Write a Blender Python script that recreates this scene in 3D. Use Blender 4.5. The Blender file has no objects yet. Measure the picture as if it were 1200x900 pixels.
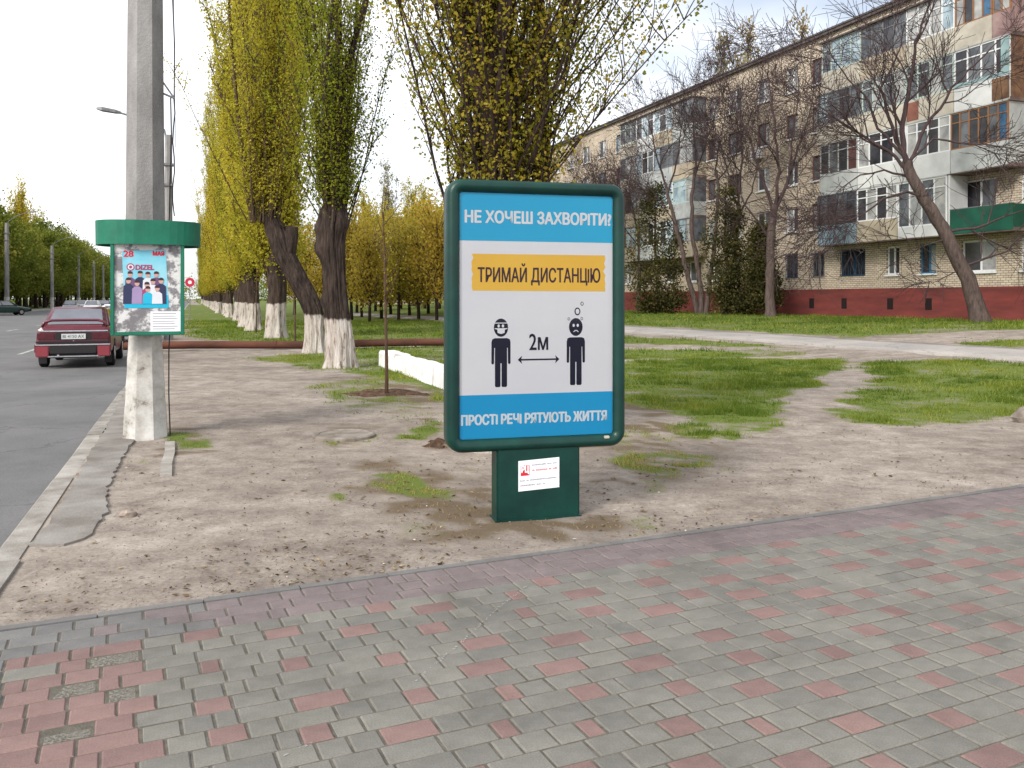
import bpy, bmesh, math, random
import numpy as np
from mathutils import Vector, Matrix, noise as mnoise

# ------------------------------------------------------------------ camera, world, sun, exposure
SC = bpy.context.scene
COL = SC.collection
A = math.atan(0.375)                     # the street runs 20.6 degrees left of the view
CA, SA = math.cos(A), math.sin(A)
CAMH, FPX, HOR = 1.6, 1000.0, 350.0
cam = bpy.data.cameras.new('camera')
cam.sensor_fit = 'HORIZONTAL'; cam.sensor_width = 36.0
cam.lens = 36.0 * FPX / 1200.0
cam.shift_y = -(450.0 - HOR) / 1200.0
cam.clip_start = 0.05; cam.clip_end = 6000
co = bpy.data.objects.new('camera', cam); COL.objects.link(co)
co.location = (0, 0, CAMH); co.rotation_euler = (math.radians(90), 0, 0)
SC.camera = co

SUN_EL, SUN_AZ = math.radians(36), math.radians(-146)   # azimuth clockwise from +Y
w = bpy.data.worlds.new('World'); SC.world = w; w.use_nodes = True
nt = w.node_tree; nt.nodes.clear()
out = nt.nodes.new('ShaderNodeOutputWorld'); bg = nt.nodes.new('ShaderNodeBackground')
sky = nt.nodes.new('ShaderNodeTexSky'); sky.sky_type = 'NISHITA'; sky.sun_disc = False
sky.sun_elevation = SUN_EL; sky.sun_rotation = SUN_AZ
sky.air_density = 1.0; sky.dust_density = 2.0
tc = nt.nodes.new('ShaderNodeTexCoord'); mp = nt.nodes.new('ShaderNodeMapping')
mp.inputs['Scale'].default_value = (1.0, 1.0, 2.6); mp.inputs['Location'].default_value = (0.35, 0.2, 0.1)
nz = nt.nodes.new('ShaderNodeTexNoise'); nz.inputs['Scale'].default_value = 1.7; nz.inputs['Detail'].default_value = 5
rp = nt.nodes.new('ShaderNodeValToRGB'); rp.color_ramp.elements[0].position = 0.36; rp.color_ramp.elements[1].position = 0.60
rp.color_ramp.elements[0].color = (0.30, 0.30, 0.30, 1); rp.color_ramp.elements[1].color = (1, 1, 1, 1)
mx = nt.nodes.new('ShaderNodeMix'); mx.data_type = 'RGBA'
L = nt.links.new
L(tc.outputs['Generated'], mp.inputs['Vector']); L(mp.outputs[0], nz.inputs['Vector']); L(nz.outputs['Fac'], rp.inputs['Fac'])
L(rp.outputs['Color'], mx.inputs['Factor']); L(sky.outputs[0], mx.inputs['A'])
mx.inputs['B'].default_value = (11.6, 11.7, 12.0, 1)          # bright thin cloud
L(mx.outputs['Result'], bg.inputs['Color']); bg.inputs['Strength'].default_value = 0.1
L(bg.outputs[0], out.inputs['Surface'])

sun = bpy.data.lights.new('sun', 'SUN'); sun.energy = 2.7; sun.angle = math.radians(18); sun.color = (1.0, 0.95, 0.87)
so = bpy.data.objects.new('sun', sun); COL.objects.link(so)
sd = Vector((math.sin(SUN_AZ) * math.cos(SUN_EL), math.cos(SUN_AZ) * math.cos(SUN_EL), math.sin(SUN_EL)))
so.rotation_euler = sd.to_track_quat('Z', 'Y').to_euler(); so.location = (-20, -10, 30)

SC.view_settings.view_transform = 'Standard'; SC.view_settings.look = 'None'
SC.view_settings.exposure = 0.5; SC.view_settings.gamma = 1.0; SC.view_settings.use_curve_mapping = False
SC.render.engine = 'CYCLES'; SC.cycles.use_denoising = True
SC.cycles.max_bounces = 6; SC.cycles.transparent_max_bounces = 12
SC.cycles.caustics_reflective = False; SC.cycles.caustics_refractive = False

# ------------------------------------------------------------------ coordinates
def RS(s, t, z=0.0):
    """street frame: s metres along the street, t metres to its right"""
    return (t * CA - s * SA, s * CA + t * SA, z)
def smooth(x):
    x = np.clip(x, 0, 1); return x * x * (3 - 2 * x)
def rise(t):
    return 0.65 * smooth((np.asarray(t, float) - 11.0) / 17.0)
def G(px, py):
    """ground point seen at a place in the photograph (flat street side, rising lawn)"""
    z = 0.0
    for _ in range(12):
        Y = (CAMH - z) * FPX / (py - HOR); X = (px - 600) * Y / FPX
        z = float(rise(X * CA + Y * SA))
    return (X, Y, z)
def W(px, py, Y):
    return Vector(((px - 600) * Y / FPX, Y, CAMH + (HOR - py) * Y / FPX))
def st(p):
    return (-p[0] * SA + p[1] * CA, p[0] * CA + p[1] * SA)
def px_s(px, t):
    p = (px - 600) / FPX; Y = t / (p * CA + SA)
    return Y * (CA - p * SA)

# ------------------------------------------------------------------ materials
def sl(*c):
    return tuple(((v / 255.0) / 12.92 if v / 255.0 <= 0.04045 else (((v / 255.0) + 0.055) / 1.055) ** 2.4) for v in c)
def nm(name):
    m = bpy.data.materials.new(name); m.use_nodes = True
    n = m.node_tree.nodes; b = n['Principled BSDF']
    return m, n, m.node_tree.links.new, b
def noise_node(n, l, scale, detail=5, coord='Object', rough=0.6, stretch=None):
    t = n.new('ShaderNodeTexCoord'); x = n.new('ShaderNodeTexNoise')
    x.inputs['Scale'].default_value = scale; x.inputs['Detail'].default_value = detail; x.inputs['Roughness'].default_value = rough
    if stretch:
        mpn = n.new('ShaderNodeMapping'); mpn.inputs['Scale'].default_value = stretch
        l(t.outputs[coord], mpn.inputs[0]); l(mpn.outputs[0], x.inputs['Vector'])
    else:
        l(t.outputs[coord], x.inputs['Vector'])
    return x
def ramp(n, l, src, stops):
    r = n.new('ShaderNodeValToRGB'); cr = r.color_ramp
    while len(cr.elements) < len(stops): cr.elements.new(0.5)
    for e, (p, c) in zip(cr.elements, stops):
        e.position = p; e.color = (*c, 1) if len(c) == 3 else c
    l(src, r.inputs['Fac']); return r
def mixc(n, l, f, a, b, mode='MIX'):
    m = n.new('ShaderNodeMix'); m.data_type = 'RGBA'; m.blend_type = mode
    for k, v in (('Factor', f), ('A', a), ('B', b)):
        if isinstance(v, (int, float)): m.inputs[k].default_value = v
        elif isinstance(v, tuple): m.inputs[k].default_value = (*v, 1)
        else: l(v, m.inputs[k])
    return m.outputs['Result']
def bump(n, l, b, src, strength, dist=0.02):
    x = n.new('ShaderNodeBump'); x.inputs['Strength'].default_value = strength; x.inputs['Distance'].default_value = dist
    l(src, x.inputs['Height']); l(x.outputs[0], b.inputs['Normal'])
def M(name, c, c2=None, scale=4.0, rough=0.75, spec=0.3, metal=0.0, bmp=0.0, bscale=60.0, lo=0.35, hi=0.68, stretch=None, rand=0.0, coat=0.0):
    m, n, l, b = nm(name)
    if c2 is None: c2 = tuple(v * 0.72 for v in c)
    x = noise_node(n, l, scale, 7, stretch=stretch)
    r = ramp(n, l, x.outputs['Fac'], [(lo, c2), (hi, c)])
    col = r.outputs['Color']
    if rand:
        oi = n.new('ShaderNodeObjectInfo'); rr = ramp(n, l, oi.outputs['Random'], [(0, (1 - rand,) * 3), (1, (1 + rand,) * 3)])
        col = mixc(n, l, 1.0, col, rr.outputs['Color'], 'MULTIPLY')
    l(col, b.inputs['Base Color'])
    b.inputs['Roughness'].default_value = rough; b.inputs['Specular IOR Level'].default_value = spec
    b.inputs['Metallic'].default_value = metal; b.inputs['Coat Weight'].default_value = coat
    if bmp:
        y = noise_node(n, l, bscale, 6); bump(n, l, b, y.outputs['Fac'], bmp)
    return m
def plain(name, c, rough=0.6, spec=0.3, metal=0.0):
    return M(name, c, tuple(v * 0.9 for v in c), 9.0, rough, spec, metal)
def leafmat(name, stops, trans=0.45):
    m, n, l, b = nm(name)
    at = n.new('ShaderNodeAttribute'); at.attribute_name = 'tint'
    r0 = ramp(n, l, at.outputs['Fac'], stops)
    n.remove(b)
    oi = n.new('ShaderNodeObjectInfo'); ro = ramp(n, l, oi.outputs['Random'], [(0, (0.84, 0.90, 0.86)), (0.5, (1, 1, 1)), (1, (1.14, 1.06, 1.04))])
    class _R: pass
    r = _R(); r.outputs = {'Color': mixc(n, l, 1.0, r0.outputs['Color'], ro.outputs['Color'], 'MULTIPLY')}
    d = n.new('ShaderNodeBsdfDiffuse'); t = n.new('ShaderNodeBsdfTranslucent'); ms = n.new('ShaderNodeMixShader')
    l(r.outputs['Color'], d.inputs['Color'])
    l(mixc(n, l, 1.0, r.outputs['Color'], (1.35, 1.35, 1.0), 'MULTIPLY'), t.inputs['Color'])
    ms.inputs[0].default_value = trans; l(d.outputs[0], ms.inputs[1]); l(t.outputs[0], ms.inputs[2])
    l(ms.outputs[0], n['Material Output'].inputs['Surface'])
    return m

MAT = {}
def setup_materials():
    D = MAT
    # ground: dirt to lawn by a density attribute
    m, n, l, b = nm('dirt_and_lawn')
    a1 = n.new('ShaderNodeAttribute'); a1.attribute_name = 'grass'
    a2 = n.new('ShaderNodeAttribute'); a2.attribute_name = 'dry'
    big = noise_node(n, l, 0.42, 6); mid = noise_node(n, l, 2.6, 10, rough=0.78); fine = noise_node(n, l, 38, 6, rough=0.75)
    dirt = ramp(n, l, mid.outputs['Fac'], [(0.3, sl(104, 95, 88)), (0.42, sl(135, 126, 118)), (0.55, sl(155, 146, 137)), (0.72, sl(180, 172, 163))])
    big_r = ramp(n, l, big.outputs['Fac'], [(0.34, (0.74, 0.72, 0.705)), (0.62, (1.10, 1.09, 1.085))])
    c = mixc(n, l, 1.0, dirt.outputs['Color'], big_r.outputs['Color'], 'MULTIPLY')
    fr = ramp(n, l, fine.outputs['Fac'], [(0.3, (0.68, 0.67, 0.66)), (0.55, (1.0, 1.0, 1.0)), (0.78, (1.22, 1.2, 1.18))])
    c = mixc(n, l, 1.0, c, fr.outputs['Color'], 'MULTIPLY')
    vor = n.new('ShaderNodeTexVoronoi'); vor.inputs['Scale'].default_value = 9.0
    tcn = n.new('ShaderNodeTexCoord'); l(tcn.outputs['Object'], vor.inputs['Vector'])
    peb = ramp(n, l, vor.outputs['Distance'], [(0.03, (1, 1, 1)), (0.06, (0, 0, 0))])
    pc = mixc(n, l, vor.outputs['Color'], sl(90, 78, 68), sl(205, 195, 182))
    pm = n.new('ShaderNodeMath'); pm.operation = 'MULTIPLY'; pm.inputs[1].default_value = 0.7; l(peb.outputs['Color'], pm.inputs[0])
    c = mixc(n, l, pm.outputs[0], c, pc)
    dry = mixc(n, l, fine.outputs['Fac'], sl(88, 76, 62), sl(120, 106, 88))
    def fac(att, w_):
        s = n.new('ShaderNodeMath'); s.operation = 'MULTIPLY_ADD'; l(mid.outputs['Fac'], s.inputs[0]); s.inputs[1].default_value = w_; s.inputs[2].default_value = -0.5 * w_
        s2 = n.new('ShaderNodeMath'); s2.operation = 'ADD'; l(att.outputs['Fac'], s2.inputs[0]); l(s.outputs[0], s2.inputs[1])
        s3 = n.new('ShaderNodeMath'); s3.operation = 'MULTIPLY_ADD'; l(fine.outputs['Fac'], s3.inputs[0]); s3.inputs[1].default_value = 0.9; l(s2.outputs[0], s3.inputs[2])
        r_ = ramp(n, l, s3.outputs[0], [(0.74, (0, 0, 0)), (1.0, (1, 1, 1))]); return r_.outputs['Color']
    c = mixc(n, l, fac(a2, 1.1), c, dry)
    gr = mixc(n, l, fine.outputs['Fac'], sl(66, 82, 36), sl(116, 128, 62))
    c = mixc(n, l, fac(a1, 0.9), c, gr)
    l(c, b.inputs['Base Color']); b.inputs['Roughness'].default_value = 0.95; b.inputs['Specular IOR Level'].default_value = 0.1
    bump(n, l, b, fine.outputs['Fac'], 0.5, 0.02)
    D['ground'] = m
    # asphalt
    def asph(name, c0, c1, spots=True):
        m, n, l, b = nm(name)
        x = noise_node(n, l, 0.5, 8, rough=0.65); y = noise_node(n, l, 60, 4)
        r = ramp(n, l, x.outputs['Fac'], [(0.32, c0), (0.68, c1)])
        r2 = ramp(n, l, y.outputs['Fac'], [(0.3, (0.75,) * 3), (0.7, (1.2,) * 3)])
        c = mixc(n, l, 1.0, r.outputs['Color'], r2.outputs['Color'], 'MULTIPLY')
        vo = n.new('ShaderNodeTexVoronoi'); vo.feature = 'DISTANCE_TO_EDGE'; vo.inputs['Scale'].default_value = 0.33
        t_ = n.new('ShaderNodeTexCoord'); wv = noise_node(n, l, 1.6, 4)
        ad = n.new('ShaderNodeVectorMath'); ad.operation = 'ADD'; l(t_.outputs['Object'], ad.inputs[0]); l(wv.outputs['Color'], ad.inputs[1]); l(ad.outputs[0], vo.inputs['Vector'])
        cr = ramp(n, l, vo.outputs['Distance'], [(0.003, (0.72,) * 3), (0.009, (1,) * 3)])
        c = mixc(n, l, 1.0, c, cr.outputs['Color'], 'MULTIPLY')
        l(c, b.inputs['Base Color']); b.inputs['Roughness'].default_value = 0.85; b.inputs['Specular IOR Level'].default_value = 0.25
        bump(n, l, b, y.outputs['Fac'], 0.35, 0.01); return m
    D['asphalt'] = asph('road_asphalt', sl(92, 92, 93), sl(116, 115, 115))
    D['path'] = asph('path_asphalt', sl(140, 136, 132), sl(168, 163, 158))
    D['patch'] = M('worn_concrete', sl(148, 144, 139), sl(112, 106, 100), 2.2, 0.9, 0.2, bmp=0.5, bscale=45)
    D['kerb'] = M('kerb_concrete', sl(168, 164, 158), sl(126, 121, 114), 3.0, 0.9, 0.2, bmp=0.5, bscale=50, rand=0.12)
    D['paint'] = M('lane_paint', sl(178, 178, 174), sl(120, 119, 117), 3.0, 0.8, lo=0.42, hi=0.55)
    # pavers
    def pav(name, c, c2):
        m, n, l, b = nm(name)
        x = noise_node(n, l, 7, 7, coord='Object', rough=0.65); y = noise_node(n, l, 140, 3)
        oi = n.new('ShaderNodeObjectInfo'); at = n.new('ShaderNodeAttribute'); at.attribute_name = 'tint'
        ad = n.new('ShaderNodeMath'); ad.operation = 'ADD'; l(oi.outputs['Random'], ad.inputs[0]); l(at.outputs['Fac'], ad.inputs[1])
        fr_ = n.new('ShaderNodeMath'); fr_.operation = 'FRACT'; l(ad.outputs[0], fr_.inputs[0])
        rr = ramp(n, l, fr_.outputs[0], [(0, (0.88, 0.88, 0.89)), (0.5, (1, 1, 0.995)), (1, (1.09, 1.085, 1.07))])
        r = ramp(n, l, x.outputs['Fac'], [(0.3, c2), (0.66, c)])
        r2 = ramp(n, l, y.outputs['Fac'], [(0.3, (0.82,) * 3), (0.7, (1.12,) * 3)])
        cc = mixc(n, l, 1.0, r.outputs['Color'], rr.outputs['Color'], 'MULTIPLY'); cc = mixc(n, l, 1.0, cc, r2.outputs['Color'], 'MULTIPLY')
        # dust and old spills lie across several pavers: world-space blotches
        gp = n.new('ShaderNodeNewGeometry'); wn = n.new('ShaderNodeTexNoise'); wn.inputs['Scale'].default_value = 1.3; wn.inputs['Detail'].default_value = 8; wn.inputs['Roughness'].default_value = 0.7
        l(gp.outputs['Position'], wn.inputs['Vector'])
        wr = ramp(n, l, wn.outputs['Fac'], [(0.34, (0.78, 0.77, 0.755)), (0.5, (0.97, 0.965, 0.955)), (0.66, (1.08, 1.07, 1.05))])
        cc = mixc(n, l, 1.0, cc, wr.outputs['Color'], 'MULTIPLY')
        l(cc, b.inputs['Base Color']); b.inputs['Roughness'].default_value = 0.8; b.inputs['Specular IOR Level'].default_value = 0.3
        bump(n, l, b, y.outputs['Fac'], 0.4, 0.004); return m
    D['pav_grey'] = pav('paver_grey', sl(123, 121, 116), sl(109, 108, 102))
    D['pav_red'] = pav('paver_red', sl(133, 109, 105), sl(120, 98, 95))
    D['pav_border'] = pav('paver_plum', sl(122, 111, 112), sl(108, 98, 99))
    D['pav_dark'] = pav('paver_slate', sl(118, 117, 116), sl(104, 103, 103))
    D['pav_worn'] = M('paver_worn', sl(146, 142, 133), sl(98, 94, 87), 55, 0.95, 0.1, bmp=1.0, bscale=60)
    D['sand'] = M('joint_sand', sl(114, 109, 101), sl(88, 85, 77), 14, 0.95, 0.1, bmp=0.5, bscale=120)
    D['scuff'] = M('chalk_scuff', sl(172, 169, 165), sl(132, 131, 127), 26, 0.9, lo=0.42, hi=0.58)
    # sign
    D['green'] = M('dark_green_paint', sl(6, 58, 50), sl(4, 44, 40), 5, 0.42, 0.35, coat=0.06, bmp=0.05, bscale=20)
    D['green2'] = M('teal_green_paint', sl(22, 118, 92), sl(18, 98, 78), 3.5, 0.5, 0.4, bmp=0.08, bscale=25)
    D['paper'] = M('poster_paper', sl(238, 239, 243), sl(231, 232, 238), 1.5, 0.45, 0.4)
    D['cyan'] = M('poster_cyan', sl(26, 180, 228), sl(14, 172, 222), 1.2, 0.45, 0.4)
    D['blue'] = M('poster_blue', sl(10, 166, 224), sl(4, 158, 218), 1.2, 0.45, 0.4)
    D['yellow'] = M('poster_yellow', sl(250, 200, 76), sl(246, 192, 66), 2, 0.5)
    D['navy'] = plain('print_navy', sl(18, 20, 48), 0.5)
    D['brown_ink'] = plain('print_brown', sl(66, 36, 48), 0.5)
    D['white'] = plain('print_white', sl(236, 240, 244), 0.5)
    D['cream_ink'] = plain('print_pale_blue', sl(226, 240, 248), 0.5)
    D['red_ink'] = plain('print_red', sl(205, 40, 60), 0.5)
    D['grey_ink'] = plain('print_grey', sl(120, 122, 140), 0.6)
    m, n, l, b = nm('glass_pane'); n.remove(b)
    tr = n.new('ShaderNodeBsdfTransparent'); gl = n.new('ShaderNodeBsdfGlossy'); gl.inputs['Roughness'].default_value = 0.03
    fz = n.new('ShaderNodeFresnel'); fz.inputs['IOR'].default_value = 1.22; ms = n.new('ShaderNodeMixShader')
    l(fz.outputs[0], ms.inputs[0]); l(tr.outputs[0], ms.inputs[1]); l(gl.outputs[0], ms.inputs[2]); l(ms.outputs[0], n['Material Output'].inputs['Surface'])
    D['glass'] = m
    # pole
    D['concrete'] = M('pole_concrete', sl(154, 152, 151), sl(118, 116, 115), 2.2, 0.9, 0.2, bmp=0.4, bscale=30, stretch=(1.5, 1.5, 0.5))
    m, n, l, b = nm('flaking_whitewash')
    x = noise_node(n, l, 3.2, 9, rough=0.72); y = noise_node(n, l, 1.2, 4, stretch=(1, 1, 0.3))
    r = ramp(n, l, x.outputs['Fac'], [(0.36, sl(120, 114, 106)), (0.43, sl(176, 173, 168)), (0.6, sl(208, 207, 204))])
    r2 = ramp(n, l, y.outputs['Fac'], [(0.35, (0.72, 0.7, 0.67)), (0.6, (1, 1, 1))])
    l(mixc(n, l, 1.0, r.outputs['Color'], r2.outputs['Color'], 'MULTIPLY'), b.inputs['Base Color']); b.inputs['Roughness'].default_value = 0.9
    bump(n, l, b, x.outputs['Fac'], 0.6, 0.01); D['flake'] = m
    m, n, l, b = nm('torn_paper_board')
    x = noise_node(n, l, 7, 9, rough=0.7)
    r = ramp(n, l, x.outputs['Fac'], [(0.44, sl(118, 116, 120)), (0.5, sl(150, 149, 152)), (0.54, sl(206, 206, 206)), (0.8, sl(222, 222, 222))])
    l(r.outputs['Color'], b.inputs['Base Color']); b.inputs['Roughness'].default_value = 0.85
    bump(n, l, b, x.outputs['Fac'], 0.3, 0.004); D['torn'] = m
    D['wire'] = plain('wire_black', sl(52, 50, 52), 0.6)
    D['steel'] = M('galvanised_steel', sl(138, 138, 140), sl(110, 110, 112), 6, 0.5, 0.5, 0.6)
    D['rustpipe'] = M('rusty_brown_pipe', sl(104, 66, 54), sl(72, 48, 40), 3, 0.8, 0.2, bmp=0.3, bscale=40, stretch=(0.3, 1, 1))
    D['block'] = M('white_painted_concrete', sl(226, 226, 226), sl(188, 184, 178), 2.6, 0.85, 0.2, lo=0.28, hi=0.5, bmp=0.4, bscale=30)
    D['rock'] = M('pale_stone', sl(168, 156, 146), sl(122, 108, 98), 8, 0.9, 0.2, bmp=0.6, bscale=30)
    D['slab'] = M('manhole_concrete', sl(150, 142, 134), sl(110, 102, 94), 5, 0.95, 0.1, bmp=0.5, bscale=40)
    D['soil_chip'] = M('earth_chips', sl(150, 138, 126), sl(96, 84, 76), 3, 0.95, 0.1)
    D['soil'] = M('turned_soil', sl(104, 84, 70), sl(66, 52, 44), 12, 0.95, 0.05, bmp=1.0, bscale=30)
    # bark
    def bark(name, c, c2, wh=None, white=sl(190, 184, 178)):
        m, n, l, b = nm(name)
        x = noise_node(n, l, 6, 8, rough=0.7, stretch=(1.6, 1.6, 0.32)); y = noise_node(n, l, 22, 6, stretch=(1.5, 1.5, 0.35))
        r = ramp(n, l, x.outputs['Fac'], [(0.34, c2), (0.66, c)]); col = r.outputs['Color']
        if wh:
            t = n.new('ShaderNodeTexCoord'); sp = n.new('ShaderNodeSeparateXYZ'); l(t.outputs['Object'], sp.inputs[0])
            ed = noise_node(n, l, 3.5, 5)
            ma = n.new('ShaderNodeMath'); ma.operation = 'MULTIPLY_ADD'; l(ed.outputs['Fac'], ma.inputs[0]); ma.inputs[1].default_value = 0.35; ma.inputs[2].default_value = wh - 0.175
            su = n.new('ShaderNodeMath'); su.operation = 'SUBTRACT'; l(ma.outputs[0], su.inputs[0]); l(sp.outputs['Z'], su.inputs[1])
            fc = ramp(n, l, su.outputs[0], [(0.0, (0, 0, 0)), (0.06, (1, 1, 1))])
            wr = ramp(n, l, x.outputs['Fac'], [(0.38, sl(108, 92, 82)), (0.47, sl(172, 163, 155)), (0.62, white)])
            col = mixc(n, l, fc.outputs['Color'], col, wr.outputs['Color'])
        l(col, b.inputs['Base Color']); b.inputs['Roughness'].default_value = 0.95; b.inputs['Specular IOR Level'].default_value = 0.1
        bump(n, l, b, y.outputs['Fac'], 0.9, 0.03); return m
    D['bark_w'] = bark('poplar_bark_whitewashed', sl(78, 67, 61), sl(34, 29, 28), 1.15)
    D['bark_w2'] = bark('far_poplar_bark_whitewashed', sl(82, 70, 62), sl(42, 35, 33), 1.3)
    D['bark'] = bark('stem_bark', sl(104, 88, 70), sl(62, 52, 44))
    D['bark_dark'] = bark('dark_bark', sl(74, 60, 54), sl(40, 33, 32))
    D['bark_grey'] = bark('grey_brown_bark', sl(104, 91, 86), sl(64, 55, 54))
    D['twig'] = bark('winter_twig', sl(86, 72, 72), sl(60, 50, 52))
    D['sapling'] = bark('sapling_bark', sl(110, 88, 72), sl(72, 56, 48))
    # leaves
    D['leaf_y'] = leafmat('poplar_leaf_yellow', [(0, sl(120, 118, 42)), (0.35, sl(160, 152, 56)), (0.7, sl(186, 173, 68)), (1, sl(204, 190, 92))], 0.6)
    D['leaf_g'] = leafmat('poplar_leaf_olive', [(0, sl(92, 104, 38)), (0.4, sl(136, 140, 52)), (0.75, sl(172, 166, 64)), (1, sl(196, 182, 84))], 0.6)
    D['leaf_b'] = leafmat('poplar_leaf_bronze', [(0, sl(96, 102, 40)), (0.4, sl(136, 136, 52)), (0.75, sl(172, 156, 64)), (1, sl(194, 170, 86))], 0.6)
    D['leaf_d'] = leafmat('street_tree_leaf', [(0, sl(82, 92, 40)), (0.5, sl(118, 124, 56)), (1, sl(158, 154, 80))], 0.4)
    D['leaf_pale'] = leafmat('young_tree_leaf', [(0, sl(134, 122, 52)), (0.5, sl(172, 154, 66)), (1, sl(192, 172, 96))], 0.5)
    D['leaf_grey'] = leafmat('budding_twig', [(0, sl(112, 106, 88)), (0.5, sl(146, 138, 112)), (1, sl(170, 160, 132))], 0.4)
    D['leaf_ever'] = leafmat('evergreen_spray', [(0, sl(40, 44, 28)), (0.5, sl(68, 70, 42)), (1, sl(106, 96, 60))], 0.2)
    D['litter_leaf'] = leafmat('dead_leaf', [(0, sl(58, 46, 38)), (0.5, sl(96, 78, 60)), (0.85, sl(132, 112, 86)), (1, sl(168, 152, 124))], 0.1)
    D['grass'] = leafmat('grass_blade', [(0, sl(70, 92, 38)), (0.4, sl(98, 117, 48)), (0.68, sl(132, 142, 66)), (0.86, sl(158, 153, 88)), (1, sl(162, 142, 100))], 0.4)
    # building
    m, n, l, b = nm('tan_silicate_brick')
    t = n.new('ShaderNodeTexCoord'); sp = n.new('ShaderNodeSeparateXYZ'); cb = n.new('ShaderNodeCombineXYZ')
    l(t.outputs['Object'], sp.inputs[0]); l(sp.outputs['X'], cb.inputs['X']); l(sp.outputs['Z'], cb.inputs['Y']); 
    br = n.new('ShaderNodeTexBrick'); l(cb.outputs[0], br.inputs['Vector'])
    br.inputs['Color1'].default_value = (*sl(208, 198, 182), 1); br.inputs['Color2'].default_value = (*sl(188, 176, 160), 1); br.inputs['Mortar'].default_value = (*sl(118, 104, 92), 1)
    br.inputs['Scale'].default_value = 1.0; br.inputs['Brick Width'].default_value = 0.27; br.inputs['Row Height'].default_value = 0.105; br.inputs['Mortar Size'].default_value = 0.012
    x = noise_node(n, l, 0.35, 7, rough=0.65); r = ramp(n, l, x.outputs['Fac'], [(0.32, (0.80, 0.77, 0.76)), (0.62, (1.08, 1.06, 1.03))])
    l(mixc(n, l, 1.0, br.outputs['Color'], r.outputs['Color'], 'MULTIPLY'), b.inputs['Base Color']); b.inputs['Roughness'].default_value = 0.9; b.inputs['Specular IOR Level'].default_value = 0.15
    bump(n, l, b, br.outputs['Fac'], -0.5, 0.01); D['brick'] = m
    D['plinth'] = M('oxide_red_plinth', sl(138, 68, 64), sl(98, 54, 52), 1.1, 0.85, 0.2, bmp=0.3, bscale=12, lo=0.3, hi=0.72, stretch=(0.4, 1, 2.0))
    D['roofedge'] = M('roof_edge', sl(96, 90, 88), sl(70, 66, 66), 2, 0.8)
    D['slabc'] = M('balcony_slab_concrete', sl(134, 118, 112), sl(88, 74, 72), 1.6, 0.9)
    D['cream'] = M('cream_panel', sl(198, 193, 180), sl(164, 156, 144), 1.2, 0.8)
    D['beige'] = M('beige_panel', sl(182, 172, 152), sl(150, 138, 122), 1.2, 0.8)
    D['pwhite'] = M('white_panel', sl(214, 216, 216), sl(186, 188, 188), 0.8, 0.7)
    D['gwhite'] = M('grey_white_panel', sl(186, 190, 190), sl(148, 152, 152), 1.0, 0.8)
    D['lblue'] = M('pale_blue_panel', sl(140, 160, 172), sl(112, 132, 146), 1.2, 0.7)
    D['pink'] = M('faded_pink_panel', sl(164, 140, 136), sl(126, 102, 102), 1.5, 0.8)
    D['rust'] = M('rusted_sheet', sl(140, 108, 82), sl(88, 66, 56), 2.0, 0.9)
    D['rustred'] = M('brick_red_panel', sl(138, 92, 80), sl(108, 70, 62), 2.0, 0.9)
    D['turq'] = M('turquoise_panel', sl(150, 176, 178), sl(120, 146, 150), 1.0, 0.7)
    D['gsheet'] = M('green_sheet', sl(22, 92, 72), sl(16, 68, 56), 1.0, 0.5, 0.4)
    D['fwhite'] = plain('frame_white', sl(226, 228, 230), 0.5)
    D['fgrey'] = plain('frame_grey', sl(112, 114, 118), 0.7)
    D['fdark'] = plain('frame_slate', sl(72, 82, 94), 0.7)
    D['fblue'] = plain('frame_blue', sl(40, 108, 146), 0.6)
    D['fnavy'] = plain('grille_blue', sl(34, 66, 92), 0.6)
    D['fbrown'] = plain('frame_brown', sl(140, 102, 72), 0.7)
    D['fmaroon'] = plain('frame_maroon', sl(110, 72, 68), 0.7)
    D['flight'] = plain('frame_pale_green', sl(176, 192, 186), 0.6)
    def wglass(name, c, c2, spec=0.5):
        return M(name, c, c2, 1.1, 0.08, spec, lo=0.4, hi=0.6)
    D['w_dark'] = wglass('window_dark', sl(66, 66, 72), sl(40, 42, 48))
    D['w_mid'] = wglass('window_grey', sl(106, 110, 116), sl(70, 74, 80))
    D['w_curt'] = wglass('window_with_curtain', sl(178, 178, 176), sl(130, 132, 134))
    D['w_sky'] = wglass('window_pale', sl(170, 190, 200), sl(120, 138, 150))
    D['w_blue'] = wglass('window_blue_board', sl(66, 108, 142), sl(50, 82, 112))
    D['w_red'] = wglass('window_red_curtain', sl(104, 62, 60), sl(76, 48, 48))
    D['hole'] = plain('vent_room_dark', sl(34, 24, 26), 0.9)  # also colours the box that paints the dark of the rooms
    # cars
    def carp(name, c):
        m, n, l, b = nm(name); x = noise_node(n, l, 2.5, 5)
        r = ramp(n, l, x.outputs['Fac'], [(0.3, tuple(v * 0.85 for v in c)), (0.7, c)])
        l(r.outputs['Color'], b.inputs['Base Color']); b.inputs['Roughness'].default_value = 0.35; b.inputs['Coat Weight'].default_value = 0.5; b.inputs['Coat Roughness'].default_value = 0.15
        return m
    D['car_red'] = carp('car_burgundy', sl(88, 20, 40)); D['car_redl'] = carp('car_faded_red', sl(134, 44, 54))
    D['car_green'] = carp('car_dark_green', sl(28, 60, 54)); D['car_white'] = carp('car_white', sl(214, 216, 218))
    D['car_dark'] = carp('car_dark_blue', sl(44, 54, 70)); D['car_silver'] = carp('car_silver', sl(160, 164, 168)); D['car_maroon'] = carp('car_maroon', sl(88, 44, 46))
    D['car_glass'] = M('car_glass', sl(78, 82, 94), sl(56, 60, 72), 1.1, 0.06, 1.0, lo=0.4, hi=0.6, coat=1.0)
    D['rubber'] = plain('tyre_rubber', sl(34, 34, 36), 0.8, 0.2)
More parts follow.
